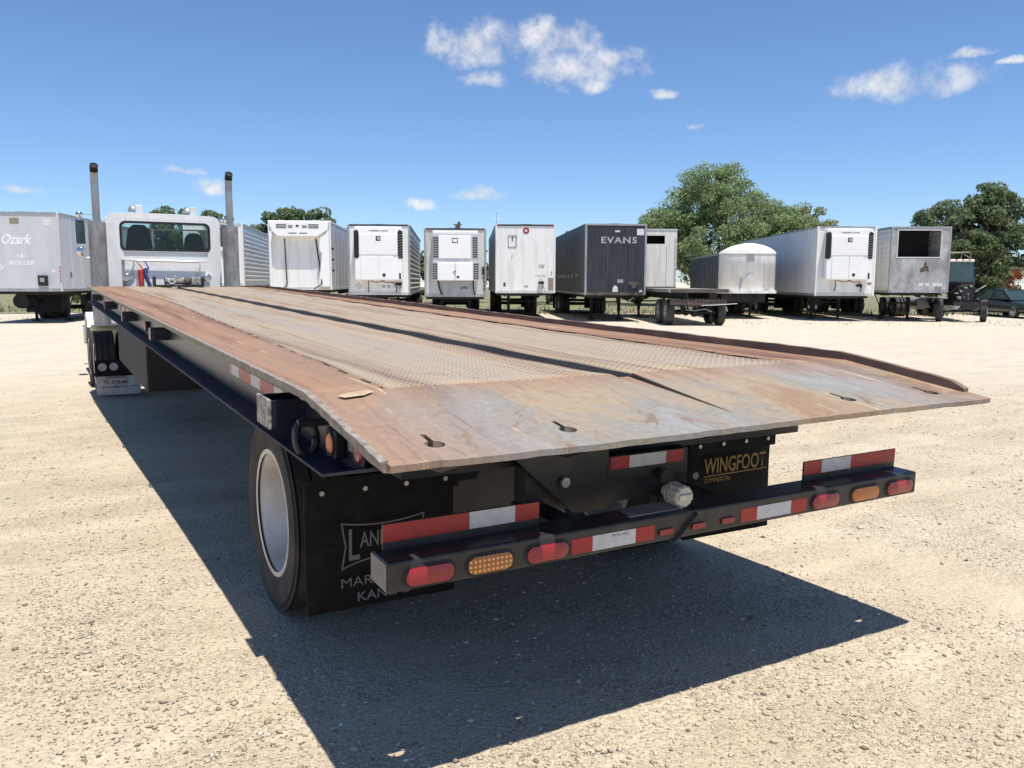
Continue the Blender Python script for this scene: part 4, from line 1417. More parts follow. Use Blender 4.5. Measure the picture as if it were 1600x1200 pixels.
def reefer(T, zt, zb, kind, W=2.59):
    """refrigeration unit on the nose"""
    h = W / 2
    if kind == 'round':
        z1 = zt - .12; z0 = zt - 2.32
        u = MB().prism(rrect(-.98, .98, z0, z1, .08, 4), 'y', -.34, .018).build('cooling_unit', 'unit_white', T, bevel=.05, seg=3)
        for s in (-1, 1):
            MB().prism([(s * 1.0, z1 - .18), (s * .86, z1 - .12), (s * .80, z1 - .22), (s * .80, z1 - 1.22), (s * .86, z1 - 1.3), (s * 1.0, z1 - 1.28)], 'y', -.352, -.2).build('side_grille', 'unit_dark', u)
            for k in range(9):
                zz = z1 - .3 - k * .108
                MB().prism([(s * .99, zz), (s * .82, zz - .05), (s * .82, zz - .065), (s * .99, zz - .015)], 'y', -.362, -.352).build('grille_bar', 'alu' if s > 0 else 'unit_dark', u)
        MB().box(-.79, .79, -.365, -.339, z1 - 1.14, z1 - .30).build('upper_door', 'unit_white', u, bevel=.02)
        for a, b in ((-.74, -.01), (.01, .62)):
            MB().box(a, b, -.362, -.339, z0 + .03, z1 - 1.2).build('lower_door', 'unit_white', u, bevel=.02)
        decal2 = MB().box(-.10, .10, -.3668, -.3655, z1 - .58, z1 - .38).build('badge', 'dark_print', u)
        lettering('T', .11, 'unit_white', decal2, (-.05, -.3675, z1 - .535))
        lettering('K', .11, 'unit_white', decal2, (.005, -.3675, z1 - .535))
        lettering('THERMO KING', .065, 'black_print', u, (0, -.342, z1 - .20), width=.80, align='CENTER', bold=.02)
        MB().lathe([(-.375, .001), (-.375, .055), (-.36, .075)], (.22, 0, z0 + .22), 16, 'y').build('port', 'unit_dark', u)
        MB().box(.84, .92, -.345, -.338, z0 + .05, z0 + .30).build('control_box', 'unit_dark', u)
        hs = MB()
        hs.tube([(-.45, -.1, z0), (-.44, -.1, z0 - .25), (-.46, -.02, z0 - .5)], .02, 6)
        hs.tube([(.1, -.12, z0), (.3, -.14, z0 - .1), (.6, -.1, z0 - .08), (.72, -.05, z0 - .3), (.7, -.03, z0 - .52)], .018, 6)
        hs.tube([(-.4, -.12, z0 - .02), (-.1, -.14, z0 - .09), (.2, -.12, z0 - .02)], .015, 6)
        hs.build('hoses', 'under', T)
    else:
        z1 = zt - .26; z0 = zt - 2.2
        u = MB().box(-.93, .95, -.32, .018, zt - 2.16, zt - .2).build('cooling_unit', 'alu_bright', T, bevel=.03)
        MB().box(-.93, .95, -.30, .0, zt - .22, zt - .12).build('unit_cap', 'unit_white', u, bevel=.04)
        MB().box(-.68, .64, -.35, -.318, zt - 1.25, zt - .32).build('upper_door', 'unit_white', u, bevel=.02)
        for a, b in ((-.74, -.02), (-.005, .72)):
            MB().box(a, b, -.40, -.318, zt - 2.16, zt - 1.42).build('lower_door', 'unit_white', u, bevel=.03)
        for s in (-1, 1):
            for z_a, z_b, nr, xc in ((zt - 1.23, zt - .38, 9, .81), (zt - 2.12, zt - 1.45, 7, .85)):
                MB().box(s * (xc - .10) + .01, s * (xc + .10) + .01, -.3215, -.319, z_a, z_b).build('side_grille', 'unit_dark', u)
                gb = MB()
                for k in range(nr + 1):
                    zz = z_a + (z_b - z_a) * k / nr
                    gb.box(s * (xc - .10) + .01, s * (xc + .10) + .01, -.335, -.322, zz - .018, zz + .018)
                for q in (-.10, 0, .10):
                    gb.box(s * xc + q + .0, s * xc + q + .02, -.336, -.323, z_a, z_b)
                gb.build('grille_bars', 'alu', u)
        b = MB().box(-.13, .11, -.3535, -.3505, zt - .62, zt - .42).build('badge', 'dark_print', u)
        MB().box(-.10, .08, -.356, -.3537, zt - .58, zt - .46).build('badge_face', 'unit_white', b)
        MB().box(.05, .16, -.4035, -.4005, zt - 2.06, zt - 1.97).build('latch', 'unit_dark', u)
        for k, (a, c_) in enumerate(((-.11, -1.84), (-.03, -1.80), (-.06, -1.92))):
            MB().box(a, a + .06, -.4035, -.4005, zt + c_, zt + c_ + .05).build('sticker_scrap', 'dark_print', u)
        MB().tube([(-.72, -.2, zt - 2.16), (-.66, -.1, zt - 2.5), (-.56, -.03, zt - 2.75)], .035, 6).build('drain_hose', 'under', T)
        MB().tube([(.74, -.2, zt - 2.16), (.76, -.1, zt - 2.5), (.80, -.03, zt - 2.75)], .03, 6).build('drain_hose', 'under', T)
    return u


def parked_row():
    # A: far left, dull white with a script name
    T, zt, zb = van('box_trailer', 'dull white box trailer at the far left with a flowing script name', -2.22, 35.12, 21.2, 4.05, 1.04, front='van_grey', side='van_grey', style='panel', post='van_grey', rail='alu')
    lettering('Ozark', .40, 'ghost_print', T, (-.78, .017, zt - 1.22), width=1.1, shear=.35, bold=.03)
    lettering('XTR', .13, 'ghost_print', T, (-.32, .017, zt - 1.72), width=.42, bold=.02)
    lettering('ROLLER', .17, 'ghost_print', T, (-.55, .017, zt - 2.0), width=.92, bold=.02)
    decal(T, -.45, -.12, zt - .45, zt - .22, 'olive')
    decal(T, .75, 1.0, zt - .5, zt - .22, 'placard')
    decal(T, .95, 1.08, zt - 2.3, zt - 2.15, 'placard')
    diamond_placard(T, -1.0, zt - 2.1, .27)
    b = MB().box(.48, .80, -.16, .018, zb + .22, zb + .62).build('coupling_box', 'under', T, bevel=.02)
    MB().box(.56, .72, -.165, -.1605, zb + .36, zb + .52).build('socket', 'alu', b)
    for ch, yy in (('5', .9), ('3', 1.02)):
        lettering(ch, .20, 'black_print', T, (1.299, yy, zb + .55), right=(0, 1, 0), width=.10, bold=.02)
    for k in range(5):
        decal(T, 1.24, 1.28, zb + .35 + k * .13, zb + .44 + k * .13, 'red_print', 'unit_number', -.0235)
    MB().lathe([(-.3, .001), (-.3, .3), (.7, .3), (.8, .2)], (-.75, 1.6, .85), 16, 'y').build('air_tank', 'under', T)
    bogie(T, 4.6)
    MB().box(-1.2, .2, 2.9, 3.6, .35, 1.1).build('under_filler_box', 'under', T)  # this box, the tank and extra bogie are added to darken the underside
    # B: ribbed white, behind the tractor's stack
    T, zt, zb = van('box_trailer', 'white ribbed box trailer half hidden behind the right exhaust stack', 5.15, 37.41, 20.5, 4.05, 1.24, front='van_white', side='van_white', style='corr', post='van_white', rail='van_old')
    # C: nose with moulded arch, unit taken off
    T, zt, zb = van('box_trailer', 'white insulated trailer with vented arch and no cooling unit on its nose', 7.79, 32.92, 25.5, 3.98, 1.10, front='van_white', side='van_grey', style='panel', post='van_white', rail='van_white')
    hood = [(-1.22, zt - .04), (1.26, zt - .04), (1.2, zt - .42), (.78, zt - .68), (-.86, zt - .68), (-1.1, zt - .45)]
    ar = MB().prism(hood, 'y', -.30, .018).build('arch_hood', 'unit_white', T, bevel=.04)
    for x in (-.9, .42):
        for k in range(3):
            MB().box(x, x + .42, -.307, -.3005, zt - .20 - k * .065, zt - .17 - k * .065).build('vent_slot', 'unit_dark', ar)
    for x in (-.42, .16):
        for k in range(2):
            MB().box(x, x + .2, -.307, -.3005, zt - .25 - k * .065, zt - .22 - k * .065).build('vent_slot', 'unit_dark', ar)
    MB().box(-.09, .03, -.307, -.3005, zt - .28, zt - .2).build('vent_slot', 'unit_dark', ar)
    for x in (-.4, .04):
        MB().box(x, x + .33, -.306, -.3005, zt - .55, zt - .52).build('vent_slot', 'unit_dark', ar)
    MB().prism([(-1.2, zt - .45), (-1.06, zt - .45), (-1.15, zt - .95), (-1.14, zb + .15), (-1.2, zb + .15)], 'y', -.26, .018).build('side_fairing', 'unit_white', T)
    MB().prism([(1.24, zt - .42), (.86, zt - .66), (.84, zt - 1.2), (.95, zt - 1.35), (.78, zb + .15), (1.24, zb + .15)], 'y', -.26, .018).build('side_fairing', 'unit_white', T)
    MB().tube([(-.62, 0, zt - .75), (-.60, -.01, zt - 1.6), (-.56, -.01, zb + .25), (-.72, -.05, zb + .02)], .022, 6).build('hose', 'under', T)
    MB().tube([(.66, -.0, zt - .75), (.78, -.02, zt - 1.7), (.92, -.30, zb + .25), (.6, -.3, zb + .05)], .028, 6).build('hose', 'under', T)
    MB().box(1.02, 1.10, -.266, -.2605, zt - .52, zt - .24).build('red_sticker', 'red_print', T)
    for k in range(3):
        MB().box(1.3, 1.40, .04, .10, zt - 1.2 - k * .45, zt - 1.12 - k * .45).build('side_step', 'under', T)
    # D: corrugated, with rounded unit
    T, zt, zb = van('reefer_trailer', 'white reefer trailer with ribbed sides left of the grilled unit trailer', 10.65, 31.23, 25.6, 3.83, .90, front='van_white', side='van_white', style='corr', post='alu', rail='rail_dark')
    reefer(T, zt, zb, 'round')
    glad_hands(T, .8, zb + .42)
    decal(T, .55, .95, zb + .3, zb + .55, 'van_old')
    diamond_placard(T, -.85, zb + .38, .17, 'van_old')
    for x in (.1, .32):
        decal(T, x, x + .14, zb + .3, zb + .42, 'alu')
    # E: grimy, unit with four grilles
    T, zt, zb = van('reefer_trailer', 'grimy white reefer trailer with square vent grilles down its unit', 13.35, 29.5, 26.2, 3.67, .83, front='van_old', side='alu', style='panel', post='alu', rail='rail_dark')
    reefer(T, zt, zb, 'square')
    for s in (-1, 1):
        MB().box(s * 1.05 - .1, s * 1.05 + .1, -.008, -.0035, zt - .06, zt - .015).build('clearance_lamp', 'red_lens', T)
    MB().prism([(-.62, zb + .12), (.64, zb + .12), (.74, zb + .62), (-.72, zb + .62)], 'y', -.02, .018).build('skid_plate', 'alu', T)
    lettering('690', .12, 'dark_print', T, (.22, -.024, zb + .32), width=.3, bold=.03)
    MB().box(1.12, 1.2, -.04, .018, zb + .95, zb + 1.25).build('control_box', 'unit_dark', T)
    for k in range(6):
        MB().box(1.17, 1.24, -.006, -.002, zb + .25 + k * .16, zb + .36 + k * .16).build('unit_number', 'dark_print', T)
    # F: plain white
    T, zt, zb = van('box_trailer', 'plain white box trailer with a red round badge high on its nose', 16.39, 28.87, 27.1, 3.90, .98, front='van_white', side='van_old', style='panel', post='van_white', rail='rail_dark')
    bd = MB().lathe([(.008, .001), (.008, .135), (.0185, .14)], (.02, 0, zt - .26), 24, 'y').build('round_badge', 'red_print', T)
    MB().prism([(-.04, zt - .31), (.08, zt - .31), (.05, zt - .22), (.02, zt - .20), (-.02, zt - .22)], 'y', .004, .0072).build('badge_mark', 'placard', bd)
    h = holed(rrect(-.76, -.38, zt - .98, zt - .46, .02, 2), [rrect(-.72, -.42, zt - .94, zt - .50, .02, 2)], lambda a, b: (a, .006, b), .012, (0, 1, 0)).build('document_frame', 'alu', T)
    MB().prism([(-.60, zt - .52), (-.53, zt - .52), (-.55, zt - .72), (-.58, zt - .72)], 'y', .012, .018).build('frame_mark', 'dark_print', h)
    MB().tube([(-.60, .01, zt - 1.45), (-.57, .01, zt - 1.30)], .012, 6).build('scrape_mark', 'dark_print', T)
    for ch, xx, ww in (('5', .56, .10), ('3', .68, .10), ("'", .80, .025)):
        lettering(ch, .15 if ch != "'" else .05, 'black_print', T, (xx, .017, zt - (1.85 if ch != "'" else 1.75)), width=ww, bold=.02)
    lettering('E 80196', .07, 'dark_print', T, (.44, .017, zt - 2.22), width=.42)
    lettering('W', .07, 'dark_print', T, (.62, .017, zt - 2.35), width=.07)
    glad_hands(T, .68, zb + .42)
    MB().tube([(.5, -.05, zb - .02), (.6, -.08, zb + .35), (.76, -.08, zb + .35), (.88, -.05, zb - .02)], .016, 6).build('hose_loop', 'alu', T)
    decal(T, .98, 1.22, zb + .1, zb + .66, 'olive')
    decal(T, -.95, -.85, zb + .28, zb + .45, 'dark_print')
    decal(T, -.05, .12, zb + .24, zb + .34, 'alu')
    MB().box(1.12, 1.14, .01, .018, zb + .75, zb + .95).build('scrape_mark', 'dark_print', T)
    for s in (-1, 1):
        MB().box(s * 1.15 - .09, s * 1.15 + .09, -.008, -.0035, zt - .05, zt - .012).build('clearance_lamp', 'red_lens', T)
    # G: dark with a name across the nose
    T, zt, zb = van('box_trailer', 'dark blue-black box trailer with pale capitals across its nose', 19.14, 26.13, 26.5, 3.87, .92, front='van_dark', side='van_slate', style='rivet', post='alu', rail='rail_dark')
    lettering('EVANS', .27, 'pale_print', T, (-.62, .015, zt - .80), width=1.5, bold=.03, space=1.15)
    for x in (-.76, -.5, -.36, -.02, .08, .42, .62, .70):
        MB().box(x - .008, x + .008, .012, .0185, zb + .14, zt - .1).build('front_seam', 'van_slate', T)
    decal(T, .88, 1.18, zt - .46, zt - .2, 'placard')
    decal(T, -.05, .16, zt - .34, zt - .27, 'placard')
    decal(T, .08, .33, zb + .52, zb + .66, 'alu')
    MB().prism([(-.12, zb + .14), (.12, zb + .14), (.10, zb + .32), (.03, zb + .4), (-.04, zb + .4), (-.1, zb + .3)], 'y', .008, .018).build('placard', 'placard', T)
    MB().box(.55, .98, -.05, .018, zb + .42, zb + .56).box(.66, .84, -.1, .018, zb + .3, zb + .44).build('coupling_box', 'rusty_bar', T)
    MB().prism([(1.0, zb + .12), (1.16, zb + .14), (1.12, zb + .24), (1.02, zb + .2)], 'y', -.03, .018).build('torn_flange', 'alu_bright', T)
    sw = [o for o in T.children if o.name.startswith('side_wall')][0]
    lettering('5008 6 0 7', .16, 'van_old', T, (-1.322, 9.5, zb + .75), right=(0, -1, 0), width=7.5, bold=.01)
    # L: big clean reefer
    T, zt, zb = van('reefer_trailer', 'long clean white reefer trailer with rounded unit right of the hopper', 29.02, 22.55, 31.5, 3.91, .89, front='van_white', side='van_white', style='smooth', post='unit_white', rail='alu')
    reefer(T, zt, zb, 'round')
    glad_hands(T, .62, zb + .42)
    decal(T, .98, 1.16, zb + .48, zb + .6, 'olive')
    # M: peeled nose with a dark opening
    T, zt, zb = van('box_trailer', 'old grey trailer with a big dark opening in its peeled nose', 31.74, 20.86, 32.2, 3.91, 1.04, front='peeled', side='van_white', style='corr', post='alu', rail='alu', opening=[(-.98, 2.85), (.85, 2.85), (.85, 3.99), (-.98, 3.99)])
    fr = holed([(-1.03, 2.80), (.90, 2.80), (.90, 4.04), (-1.03, 4.04)], [[(-.98, 2.85), (.85, 2.85), (.85, 3.99), (-.98, 3.99)]], lambda a, b: (a, .008, b), .011, (0, 1, 0)).build('opening_frame', 'alu_bright', T)
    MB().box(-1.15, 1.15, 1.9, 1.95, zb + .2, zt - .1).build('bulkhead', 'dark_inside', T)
    for x, w in ((.0, .2), (.3, .16), (.62, .4)):
        decal(T, x, x + w, zb + .3 - (.05 if w > .3 else 0), zb + .42, 'placard')
    MB().prism([(.02, zb + .93), (.12, zb + .88), (.3, zb + .95), (.42, zb + .9), (.38, zb + 1.12), (.3, zb + 1.2), (.27, zb + 1.36), (.2, zb + 1.3), (.16, zb + 1.12), (.06, zb + 1.08)], 'y', .0175, .0192).build('stain_patch', 'rusty_bar', T)
    glad_hands(T, .85, zb + .2, 'alu')


parked_row()


def flatbed_chassis():
    """bare flatbed with tandem wheels, and the old box body lying on it"""
    x, y = 20.35, 22.35
    az = 27.0
    g = float(gz(x, y))
    T = thing('flatbed_chassis', 'bare flatbed trailer showing its tandem wheels beside the dark trailer', 'trailer', (x, y, g), -R(az), ROW)
    h = 1.2; zd = 1.43; L = 11
    for s in (-1, 1):
        MB().box(s * h, s * (h - .06), 0, L, zd - .13, zd).build('side_rail', 'alu', T)
        MB().box(s * .52, s * .42, .1, L, zd - .42, zd - .13).build('main_beam', 'under', T)
    for k in range(11):
        xx = -h + .07 + k * (2 * h - .14) / 11
        link('deck_plank', shared('fplank', lambda: MB().box(0, (2 * h - .14) / 11 - .012, .08, L, 0, .035).mesh('deck_plank', 'timber')), T, (xx, 0, zd - .04))
    MB().box(-h + .061, h - .061, -.01, .07, zd - .14, zd + .002).build('rear_sill', 'rusty_bar', T)
    sb = MB()
    for s in (-1, 1):
        sb.box(s * .62, s * .53, .1, 2.7, .80, 1.0)
    sb.box(-1.1, 1.1, .08, .16, .83, 1.02)
    sb.build('slider_frame', 'rusty_bar', T)
    tb = MB()
    for k in range(14):
        tb.box(-1.08 + k * .155, -1.02 + k * .155, .07, .16, 1.02, 1.06)
    tb.build('slider_teeth', 'rusty_bar', T)
    for yy in (.75, 2.05):
        MB().cyl((-.95, yy, .5), (.95, yy, .5), .075, n=12).lathe([(-.12, .1), (-.05, .17), (.1, .17), (.2, .08)], (0, yy, .5), 12).build('axle', 'under', T)
        for s in (-1, 1):
            wheel(T, s * 1.02, yy, .505, s, rad=.505, wid=.29, rimr=.29, rim='alu', dish=.02, detail=False, mat='rubber_dust', turn=0)
    MB().lathe([(-.35, .12), (-.33, .16), (.33, .16), (.35, .12)], (0, .55, .9), 14).build('air_tank', 'rusty_bar', T)
    MB().tube([(-.5, .3, 1.0), (-.45, .2, .62), (-.1, .2, .6), (.3, .22, .66), (.6, .3, .55)], .03, 6).build('brake_pipe', 'pale_lit', T)
    MB().tube([(.1, .1, .8), (.7, .0, .82), (1.45, -.15, .88)], .012, 5).build('loose_rod', 'alu_bright', T)
    for s in (-1, 1):
        MB().box(s * .58, s * .46, .5, .62, .5, .85).build('hanger', 'under', T)
    legs(T, zd - .42, L - 2.5)
    # box body on the deck
    by = 6.2
    wx, wy = x + math.sin(R(az)) * by, y + math.cos(R(az)) * by
    B = thing('box_container', 'rust streaked white box body resting on the bare flatbed', 'box body', (wx, wy, g + zd), -R(az))
    H = 2.62
    op = [(-.95, H - .62), (.06, H - .62), (.06, H - .24), (-.95, H - .24)]
    holed([(-1.2, 0.06), (.62, .06), (.62, H), (-1.2, H)], [op], lambda a, b: (a, .0, b), .05, (0, 1, 0)).build('front_wall', 'van_rusty', B)
    for s in (-1, 1):
        xw = -1.2 if s < 0 else .57
        MB().box(xw, xw + .05, .052, 4.4, .06, H).build('side_wall', 'van_rusty', B)
    MB().box(-1.22, .64, -.02, 4.42, H + .001, H + .06).build('roof', 'alu_bright', B)
    MB().box(-1.2, .62, -.01, 4.4, 0, .058).build('base_frame', 'rusty_bar', B)
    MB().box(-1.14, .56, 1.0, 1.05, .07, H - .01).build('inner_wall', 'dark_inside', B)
    lr = MB()
    for k in range(9):
        lr.box(.53, .61, -.035, -.002, .15 + k * .25, .27 + k * .25)
    lr.build('corner_cleats', 'alu_bright', B)
    MB().box(.14, .155, -.006, -.001, .08, H - .7).build('door_edge', 'rusty_bar', B)


flatbed_chassis()


def hopper():
    x, y = 26.22, 25.55
    g = float(gz(x, y))
    T = thing('hopper_trailer', 'white round nosed hopper trailer with dark sides between flatbed and long reefer', 'trailer', (x, y, g), -R(34.0), ROW)
    W = 1.27; zb, ze = 1.30, 3.0; L = 9.5
    arc = [(W * math.cos(R(a)) if abs(a) != 90 else 0, -.42 * math.cos(R(a - 90)) if False else -.45 * math.sin(R(a))) for a in np.linspace(0, 180, 19)]
    # rounded nose: an upright curved sheet, arched on top
    mb = MB(); vs = []
    pts = [(W * math.cos(R(a)), .45 - .45 * math.sin(R(a)) ** .8) for a in np.linspace(180, 0, 21)]

    def topz(xx):
        return ze + .42 * (1 - (xx / W) ** 2) ** .8
    for xx, yy in pts:
        vs += [(xx, yy, zb), (xx, yy, ze - .05), (xx, yy, max(topz(xx * .999), ze))]
    mb.add(vs, [(3 * i + k, 3 * i + 3 + k, 3 * i + 4 + k, 3 * i + 1 + k) for i in range(20) for k in (0, 1)])
    ns = mb.build('nose', 'van_white', T, smooth=True)
    sm = ns.modifiers.new('thick', 'SOLIDIFY'); sm.thickness = .03; sm.offset = 0
    rim = [(p[0] * 1.012, p[1] - .014, ze - .03) for p in pts]
    MB().tube(rim, .03, 6).build('nose_band', 'van_old', T, smooth=True)
    # tarp over the top
    mb = MB()
    mb.grid(lambda a, b: (W * .97 * a, .5 + b * (L - .5), ze - .05 + .03 * (1 - a * a)), np.linspace(-1, 1, 17), np.linspace(0, 1, 6))
    mb.build('tarp', 'van_slate', T, smooth=True)
    for s in (-1, 1):
        MB().box(s * W, s * (W - .03), .452, L, zb, ze - .09).build('side_wall', 'van_slate', T)
        MB().box(s * (W + .03), s * (W - .05), .45, L, ze - .089, ze + .0).build('top_rail', 'alu', T)
        for k in range(12):
            yy = .6 + k * .76
            link('side_stake', shared('hstake', lambda: MB().box(-.015, .015, -.025, .025, zb, ze - .09).mesh('side_stake', 'van_slate')), T, (s * (W + .004), yy, 0))
        MB().box(s * (W + .012), s * (W - .04), .36, .452, zb, ze).build('corner_post', 'alu', T)
    MB().box(-W + .04, W - .04, L - .04, L, zb, ze).build('rear_wall', 'van_slate', T)
    MB().prism([(-W - .06, .25), (-.7, -.12), (.7, -.12), (W + .06, .25), (W + .06, .75), (-W - .06, .75)], 'z', zb - .13, zb - .002).build('nose_sill', 'van_white', T)
    MB().prism([(1.6, zb), (3.0, .6), (3.6, .6), (5.0, zb)], 'x', -1.0, 1.0).prism([(5.2, zb), (6.2, .6), (6.8, .6), (8.4, zb)], 'x', -1.0, 1.0).build('hopper_bins', 'under', T)
    d = .03
    MB().box(-.12, .24, -.03, .0, 2.6, 2.95).build('sign_box', 'alu', T)
    MB().prism([(-.12, 1.9), (.06, 1.72), (.24, 1.9), (.06, 2.08)], 'y', -.09, -.07).build('placard', 'placard', T)
    fr = MB()
    for s in (-1, 1):
        fr.box(s * .5, s * .42, .2, L, zb - .32, zb - .13)
    fr.box(-.9, .9, .5, 1.5, .75, zb - .13).box(-.06, .06, 2.0, L, .9, 1.1)
    fr.build('underframe', 'under', T)
    ld = MB()
    for xx in (.72, .96):
        ld.tube([(xx, .02, 1.4), (xx, .02, 2.55)], .012, 5)
    for k in range(4):
        ld.box(.72, .96, .0, .035, 1.48 + k * .32, 1.5 + k * .32)
    ld.build('ladder', 'alu_bright', T)
    MB().prism([(-.42, 1.38), (-.32, 1.38), (-.24, 1.85), (-.36, 1.85)], 'y', -.06, -.045).build('crank_handle', 'alu', T)
    legs(T, zb - .32, 2.4)
    bogie(T, L - 2.6)


hopper()


def stripped_truck():
    x, y = 33.85, 19.85
    g = float(gz(x, y))
    T = thing('stripped_truck', 'truck with no hood and bare engine beside the peeled trailer', 'truck', (x, y, g), -R(33))
    h = .84; z0, z1 = 1.25, 2.75
    cab = MB()
    cab.prism([(1.25, z0), (1.2, 1.75), (1.42, z1 - .06), (2.7, z1 - .06), (2.7, z0)], 'x', -h, h)
    cab = cab.build('cab', 'van_dark', T, bevel=.06)
    MB().box(-h + .01, h - .01, 1.36, 2.72, z1 - .085, z1 + .05).build('roof', 'van_white', cab, bevel=.05)
    MB().add([(-h + .09, 1.17, 1.78), (h - .09, 1.17, 1.78), (h - .10, 1.375, z1 - .10), (-h + .10, 1.375, z1 - .10)], [(0, 1, 2, 3)]).build('windscreen', 'teal_glass', cab)
    MB().prism([(1.27, 1.9), (1.46, z1 - .14), (2.2, z1 - .14), (2.2, 1.9)], 'x', h + .001, h + .006).build('side_window', 'dark_glass', cab)
    for xx in (-.6, -.3, 0, .3, .6):
        MB().box(xx - .05, xx + .05, 1.33, 1.365, z1 + .0, z1 + .045).build('roof_lamp', 'orange_refl', cab)
    rk = MB()
    for zz in (z1 + .38,):
        rk.tube([(-h + .05, 1.6, z1 + .04), (-h + .05, 1.6, zz), (h - .1, 1.6, zz), (h - .1, 1.6, z1 + .04)], .022, 5)
        rk.tube([(-h + .05, 2.5, z1 + .04), (-h + .05, 2.5, zz), (h - .1, 2.5, zz), (h - .1, 2.5, z1 + .04)], .022, 5)
        rk.tube([(-h + .05, 1.6, zz), (-h + .05, 2.5, zz)], .02, 5).tube([(h - .1, 1.6, zz), (h - .1, 2.5, zz)], .02, 5).tube([(h - .1, 1.6, z1 + .1), (h - .1, 2.5, zz)], .016, 5)
    rk.build('roof_rack', 'timber', cab)
    # engine and front end left bare
    en = MB().box(-.34, .34, .25, 1.2, .85, 1.5).box(-.22, .25, .3, 1.1, 1.5, 1.68)
    en.lathe([(.12, .001), (.12, .26), (.2, .28), (.24, .1)], (0, 0, 1.2), 14, 'y')
    en.tube([(-.5, .6, 1.3), (-.3, .3, 1.55), (.1, .22, 1.6), (.45, .4, 1.45)], .05, 6).tube([(.5, .5, 1.0), (.55, .3, 1.35), (.3, .2, 1.3)], .04, 6)
    engine = en.build('engine', 'under', T)
    al = MB()
    for k in range(9):
        cx, cz = random.uniform(-.45, .5), random.uniform(1.0, 1.62)
        al.cyl((cx, .12, cz), (cx + random.uniform(-.08, .08), .26, cz), random.uniform(.03, .08), n=8)
    al.tube([(.3, .05, 1.35), (.5, .0, 1.5), (.75, .1, 1.62)], .025, 5)
    al.build('engine_fittings', 'alu', engine)['kind'] = 'stuff'
    fr = MB()
    for s in (-1, 1):
        fr.box(s * .45, s * .36, -.2, 7.5, .72, .98)
    fr.box(-.75, .75, -.25, -.17, .72, .9).box(-.5, .5, .0, .06, .95, 1.0).box(-.3, .3, -.1, -.04, .55, .72)
    fr.build('chassis_frame', 'under', T)
    MB().cyl((-.9, .55, .48), (.9, .55, .48), .06, n=10).build('front_axle', 'under', T)
    for s in (-1, 1):
        wheel(T, s * .97, .55, .5, s, rad=.5, wid=.27, rimr=.29, rim='alu', dish=.02, detail=False, turn=R(-28) * 1.0)
    MB().tube([(-1.1, .95, .9), (-1.12, .9, 1.2), (-1.0, .85, 1.42)], .03, 6).build('fender_bracket', 'alu', T)
    bogie(T, 5.2)
    MB().cyl((-.75, 2.8, .75), (-.75, 4.2, .75), .28, n=18).cyl((.75, 2.8, .75), (.75, 4.2, .75), .28, n=18).build('fuel_tanks', 'alu', T)


stripped_truck()


